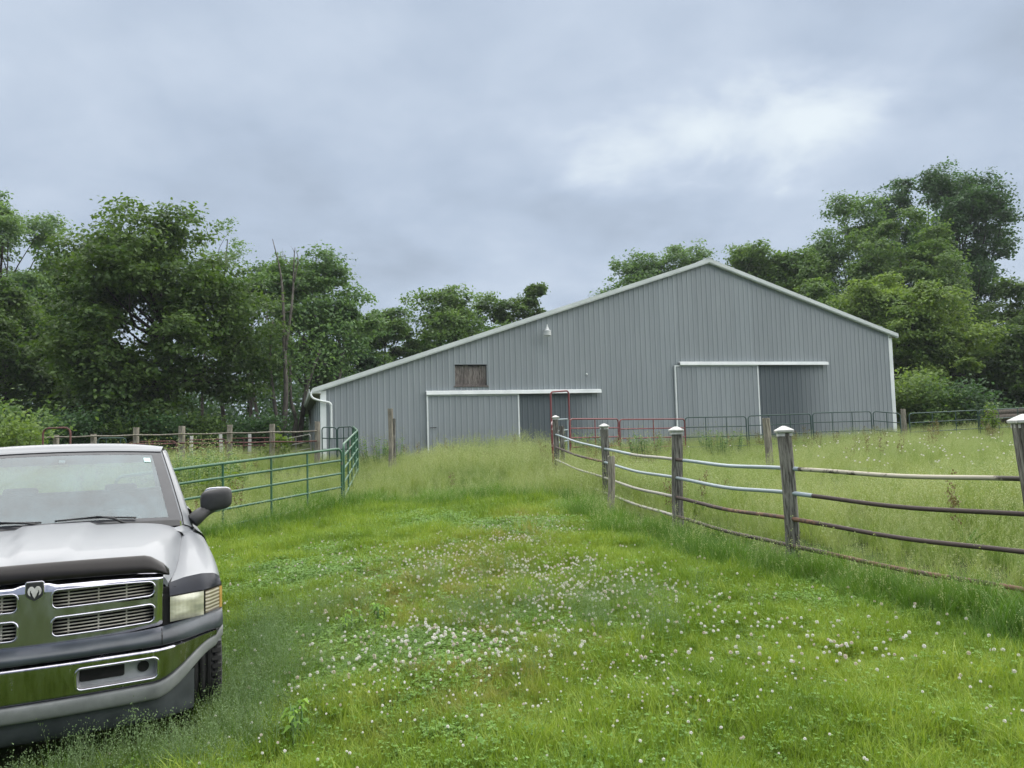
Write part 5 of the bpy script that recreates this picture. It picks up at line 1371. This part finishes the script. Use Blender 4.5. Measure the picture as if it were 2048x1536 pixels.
# where the mown lawn ends (left edge, far edge, right edge)
def vnoise(x, y, f, s=0): return np.sin(x * f + s + 1.3 * np.sin(y * f * .7 + s)) * np.cos(y * f * 1.1 + s * 2 + np.sin(x * f * .6))
def lawn_mask(x, y):
    """> 0 inside the mown lane (metres from its ragged edge, roughly)"""
    xr = np.interp(y, [0, 3, 5.5, 7.1, 8.8, 11.2, 15, 40], [5.2, 4.4, 3.55, 3.0, 2.05, .95, .75, .75])
    xl = np.interp(y, [0, 6, 10, 12.9, 14.3, 16.5, 40], [-14, -10, -6.5, -5.0, -4.3, -3.6, -3.2])
    yf = np.interp(x, [-6, -3.6, -1, .7, 2], [16.6, 15.9, 15.6, 14.6, 12.5])
    return np.minimum(np.minimum(xr - x, x - xl), (yf - y) * .8) + (.22 + .45 * sst(10, 15, y)) * vnoise(x, y, 1.9) + .12 * vnoise(x, y, 4.7, 2)
def in_view(x, y, pad=1.2):
    return (y > 2.6) & (np.abs(x) < .70 * y + pad)
def under_truck(x, y):
    c, s = math.cos(D2R(-63.6)), math.sin(D2R(-63.6)); dx, dy = x + 2.58, y - 4.17
    lx = c * dx + s * dy; ly = -s * dx + c * dy
    return (lx < .03) & (lx > -5.3) & (np.abs(ly) < .86)
def in_barn(x, y):
    dx, dy = x - B_O[0], y - B_O[1]; return (math.cos(A_B) * dx + math.sin(A_B) * dy > -.3) & (math.cos(A_B) * dx + math.sin(A_B) * dy < 25.8) & (-math.sin(A_B) * dx + math.cos(A_B) * dy > -.06)
rg = np.random.RandomState(11)
def sample(n, x0, x1, y0, y1, power=1.0):
    y = y0 + (y1 - y0) * rg.rand(n) ** power; return rg.uniform(x0, x1, n), y
# mown lawn: denser near the camera
x, y = sample(125000, -11, 5.5, 2.4, 17.5, 1.35)
lm_ = lawn_mask(x, y); ok = (lm_ > -.1) & in_view(x, y, 1.6) & ~under_truck(x, y)
x, y = x[ok], y[ok]; cl = vnoise(x, y, .9, 5) + .5 * vnoise(x, y, 2.3, 1) + rg.normal(size=len(x)) * .35
isc = cl > .72
sz_ = .8 + .55 * sst(5, 15, y)
tuft = 1 + .28 * vnoise(x, y, 3.1, 4) + .2 * vnoise(x, y, 7.7, 6)
scatter('lawn_grass', 'short bright green mown grass in the lane', 'grass', np.column_stack([x, y])[~isc], C_LAWN, 5, .75, 1.25, rg, extra_scale=(sz_ * tuft)[~isc])
scatter('clover_leaves', 'dark clover leaf patches in the mown grass', 'clover', np.column_stack([x, y])[isc], C_CLOV, 4, .8, 1.25, rg, extra_scale=sz_[isc])
# wispy fine seeding grass by the truck and in the lane
pts = []
for (cx_, cy_, sx_, sy_, n) in ((-2.15, 6.2, .32, .9, 150), (-2.05, 4.9, .4, .5, 120), (.25, 7.2, .55, .8, 60), (-.75, 7.6, .5, .8, 30), (-2.9, 4.3, .7, .25, 200), (.9, 6.9, .5, .5, 40)):
    pts.append(np.column_stack([cx_ + rg.normal(size=n) * sx_, cy_ + rg.normal(size=n) * sy_]))
pts = np.concatenate(pts); pts = pts[~under_truck(pts[:, 0], pts[:, 1]) & (pts[:, 1] > 3)]
scatter('fine_grass', 'wispy seeding grass beside the pickup and in the lane', 'grass', pts, C_FINE, 4, .8, 1.2, rg)
# tall fringe along the lane edges
x, y = sample(60000, -12, 7, 3.5, 19, 1.0)
lm_ = lawn_mask(x, y); pr = np.exp(-((lm_ + .35) / .42) ** 2); ok = (rg.rand(len(x)) < pr * 1.0) & in_view(x, y, 1) & ~under_truck(x, y)
n_ = 520; tg = rg.rand(n_); gxy = gL[None, :2] + (gB - gL)[None, :2] * (tg * 1.08)[:, None] + rg.normal(size=(n_, 2)) * .22 + np.array([.08, -.18])
scatter('gate_grass', 'deep green tall grass grown up through the foot of the green gate', 'grass', gxy, C_FRIN, 5, .7, 1.15, rg)
scatter('fringe_grass', 'tall deep green grass along the edges of the mown lane', 'grass', np.column_stack([x, y])[ok], C_FRIN, 5, .75, 1.2, rg, extra_scale=np.clip(.5 - lm_[ok] * .6, .42, np.where((x[ok] > 0) & (y[ok] < 12.5), .78, .95)))
# meadow
x, y = sample(120000, -26, 28, 5, 40, .8)
lm_ = lawn_mask(x, y)
dens = np.interp(y, [5, 10, 18, 30, 40], [.85, .7, .5, .34, .25])
ok = (lm_ < np.where((x > 0) & (y < 13), -1.02, np.where(x > 0, -.75, -.4))) & in_view(x, y, 1.5) & ~in_barn(x, y) & ~under_truck(x, y) & (rg.rand(len(x)) < dens)
xm, ym, lmm = x[ok], y[ok], lm_[ok]
hs = (.72 + .3 * vnoise(xm, ym, .55, 3)) * np.clip(.28 - lmm * .34, .30, 1.0)
hs *= np.where((xm > 0) & (ym < 13), np.clip(.5 + (-lmm - 1.0) * .45, .5, 1), 1)
hs *= 1 - .30 * sst(14, 22, ym) * sst(1.0, 4.0, np.abs(xm + .5)) + .12 * sst(20, 26, ym) * (1 - sst(1.5, 4.0, np.abs(xm + 1.2)))
scatter('meadow_grass', 'tall pale seeding meadow grass beyond the mown lane and the fences', 'grass', np.column_stack([xm, ym]), C_MEAD, 6, .8, 1.2, rg, extra_scale=hs, tilt=.12)
# dock stalks
x, y = sample(2600, -20, 24, 9, 31); lm_ = lawn_mask(x, y); k_ = vnoise(x, y, .7, 9) + .6 * sst(20, 28, y)
ok = (lm_ < -1.0) & in_view(x, y, 0) & ~in_barn(x, y) & (k_ > .35) & (rg.rand(len(x)) < .28)
scatter('dock_stalks', 'brownish seeding dock stalks standing in the meadow', 'weeds', np.column_stack([x, y])[ok], C_DOCK, 3, .7, 1.1, rg)

# white clover blossoms: the 300 largest in view each stand alone, the rest are one mass
x, y = sample(30000, -6, 4.6, 3.6, 16.5, 1.0)
lm_ = lawn_mask(x, y)
def gau(cx_, cy_, sx_, sy_, k=0.0): return np.exp(-((x - cx_ - k * (y - cy_)) / sx_) ** 2 - ((y - cy_) / sy_) ** 2)
dn = .05 + 1.2 * gau(.15, 10.5, .6, 2.0) + 1.2 * gau(.7, 7.8, .75, 1.1, -.15) + .6 * gau(-.9, 9.5, .8, 1.8) + .55 * gau(-.55, 6.2, .9, .8) + .4 * gau(-1.0, 5.2, .5, .6) + .35 * gau(.6, 5.0, .9, .8) + .3 * gau(-2.6, 11, .8, 1.4) + .28 * gau(2.2, 5.6, .7, .7)
ok = (lm_ > -.15) & in_view(x, y, -.1) & ~under_truck(x, y) & (rg.rand(len(x)) < dn * 1.0)
x, y = x[ok], y[ok]; o_ = np.argsort(np.hypot(x, y)); x, y = x[o_], y[o_]
def blossom_mesh(seed, mi):
    r = np.random.RandomState(seed); mb = MB()
    n = 42
    for k in range(n):
        ph = math.acos(1 - 1.75 * (k + .5) / n); th = k * 2.399963; d = Vector((math.sin(ph) * math.cos(th), math.sin(ph) * math.sin(th), math.cos(ph)))
        u, w = frame_of(d); c = d * .0062; tip = d * (.0125 + r.uniform(-.001, .0015)) + Vector((0, 0, .002))
        mb.add([c + u * .0022, c + w * .0022, c - u * .0022, c - w * .0022, tip + u * .001, tip - u * .001], [(0, 1, 4), (1, 2, 5, 4), (2, 3, 5), (3, 0, 4, 5)])
    return mb.mesh('flower_head')
bm = [blossom_mesh(800 + k, 0) for k in range(3)]
for k, m in enumerate(bm): m.materials.append(m_petal if k < 2 else m_pinkpetal)
sm = MB().tube([(0, 0, 0), (.004, .002, -.05), (.001, .004, -.12)], .0013, 4).mesh('stalk', True); sm.materials.append(m_stalk)
zz = ground(x, y)
for k in range(min(300, len(x))):
    b = bpy.data.objects.new('clover_blossom', bm[k % 5 % 3]); COL.objects.link(b)
    b.location = (x[k], y[k], zz[k] + rg.uniform(.085, .135)); b.rotation_euler = (rg.normal() * .15, rg.normal() * .15, rg.rand() * 6.28); sc_ = rg.uniform(.42, .75); b.scale = (sc_,) * 3
    tag(b, 'small white clover blossom on a thin stalk in the mown grass nearest the camera', 'flower', 'white clover blossoms in the lane')
    s_ = bpy.data.objects.new('stalk', sm); COL.objects.link(s_); s_.parent = b
C_BLO = proto_coll('blossoms')
for m in bm:
    m2 = m.copy(); m2.transform(Matrix.Translation((0, 0, .11))); C_BLO.objects.link(bpy.data.objects.new('blossom', m2))
scatter('clover_blossoms', 'many small white clover blossoms further up the mown lane', 'flowers', np.column_stack([x, y])[300:], C_BLO, 3, .75, 1.15, rg, zsc=(.95, 1.1))
# daisies out in the right-hand meadow
n = 130; xd = np.r_[11 + rg.normal(size=60) * 2.2, 9 + rg.normal(size=40) * 1.2, 7.5 + rg.normal(size=30) * 1.0]; yd = np.r_[20 + rg.normal(size=60) * 1.6, 17 + rg.normal(size=40), 14 + rg.normal(size=30)]
C_DAI = proto_coll('daisies'); me = bm[0].copy(); me.transform(Matrix.Scale(1.5, 4)); me.transform(Matrix.Translation((0, 0, .62))); C_DAI.objects.link(bpy.data.objects.new('daisy', me))
scatter('daisies', 'scattered white daisies in the meadow behind the pipe fence', 'flowers', np.column_stack([xd, yd]), C_DAI, 1, .9, 1.1, rg, zsc=(.8, 1.0))

# leafy weeds by the gate and in the lane
def broad_weed(name, label, x, y, H, R, seed, mat, n=160, lsz=(.09, .2), seeds=0):
    rnd = np.random.RandomState(seed); g = gz(x, y); root = empty(name, (x, y, g)); tag(root, label, 'weed'); mb = MB(); V = []
    B = Blades(rnd)
    ns = max(3, n // 14)
    for i in range(ns):
        a = rnd.rand() * 6.28; rr = R * rnd.rand() ** .5; b = np.array([rr * math.cos(a), rr * math.sin(a), 0]); h = H * rnd.uniform(.6, 1); tp = b * 1.25 + np.array([0, 0, h])
        mb.tube([b * .8 - np.array([0, 0, .05]), (b + tp) / 2, tp], [.012, .009, .004], 5)
        for q in range(14):
            t = rnd.uniform(.15, 1); c = b + (tp - b) * t; az = rnd.rand() * 6.28; L = rnd.uniform(*lsz) * (1.1 - .4 * t); d = np.array([math.cos(az), math.sin(az), .25]); s_ = np.array([-math.sin(az), math.cos(az), 0])
            k = B.n; B.V += [c, c + d * L * .45 + s_ * L * .22 + (0, 0, .02), c + d * L - np.array([0, 0, L * .25]), c + d * L * .45 - s_ * L * .22 + (0, 0, .02)]; B.F.append((k, k + 1, k + 2, k + 3)); B.M.append(0); B.T += [rnd.rand()] * 4; B.n += 4
        for q in range(seeds): B.leafq(tp + rnd.normal(size=3) * np.array([.08, .08, .16]), .03, rnd.normal(size=3), 1, rnd.rand())
    mb.build('stem', m_stalk, root, True)
    me = bpy.data.meshes.new('leaves'); me.from_pydata([tuple(v) for v in B.V], [], B.F); me.polygons.foreach_set('material_index', B.M)
    a_ = me.attributes.new('tint', 'FLOAT', 'POINT'); a_.data.foreach_set('value', np.array(B.T, np.float32)); me.update()
    link_mesh('leaves', me, [mat, m_seed], root)['kind'] = 'stuff'
for k, (u, Y, H, R_, lb) in enumerate([(395, 17.5, 1.25, .9, 'big leafy weed clump right behind the gate at the pickup mirror'), (345, 18.0, 1.35, .9, 'leafy weed clump with brown seed tops just right of the pickup roof'), (425, 19.5, 1.2, .9, 'seeding weed clump behind the gate, right of the big leafy clump')]):
    broad_weed('weed_clump', lb, at(u, 900, Y)[0], Y, H, R_, 850 + k, L_SAP if k == 0 else L_MID, 560, (.12, .26), 26)
for k, (u, Y, lb) in enumerate([(1440, 24.5, 'leafy weed clump in front of the first dark green panel'), (1290, 24.0, 'leafy weed clump in front of the second red panel'), (760, 25.5, 'leafy weeds at the foot of the barn wall left of the left door'), (1170, 25.0, 'leafy weeds below the dark wall patch by the left door')]):
    broad_weed('weed_clump', lb, at(u, 880, Y)[0], Y, .95, .7, 860 + k, L_MID, 420, (.1, .2), 8)
for k, (xx, yy, lb) in enumerate([(-1.42, 6.75, 'bright green leafy weed in the lane right of the wispy grass'), (-1.28, 4.55, 'small leafy weed at the lower left of the lane'), (-1.18, 6.9, 'second bright leafy weed close behind the first in the lane')]):
    broad_weed('weed_plant', lb, xx, yy, .22, .08, 870 + k, L_WEED, 60, (.05, .1))

# long arching grass at the foot of the end post
rr = np.random.RandomState(950); B = Blades(rr)
for k in range(46):
    hh = rr.uniform(.35, .7); B.blade(rr.normal() * .10, rr.normal() * .10, hh, rr.uniform(.006, .011), hh * rr.uniform(.5, 1.3), rr.rand() * 6.28, 7, 0, curl=2.0)
xx, yy = 3.75, 5.95
ct = proto_coll('arching'); o = B.obj('tall_grass_clump', [m_fringe], ct); COL.objects.link(o); o.location = (xx, yy, gz(xx, yy)); tag(o, 'clump of long arching grass by the lowest rail at the right edge', 'grass clump')
# ------------------------------------------------------------------ humid summer air
hz = MB().b2((-140, -30, -6), (140, 150, 30))
ho = link_mesh('haze', hz.mesh('haze'), None); tag(ho, 'thin pale humid air over the whole field', 'haze', None, 'stuff')
MH = bpy.data.materials.new('haze'); MH.use_nodes = True; nt = MH.node_tree; nt.nodes.clear()
mo = nt.nodes.new('ShaderNodeOutputMaterial'); pv_ = nt.nodes.new('ShaderNodeVolumePrincipled'); pv_.inputs['Color'].default_value = (.86, .92, 1.0, 1); pv_.inputs['Density'].default_value = 0.0003
nt.links.new(pv_.outputs[0], mo.inputs['Volume']); ho.data.materials.append(MH)
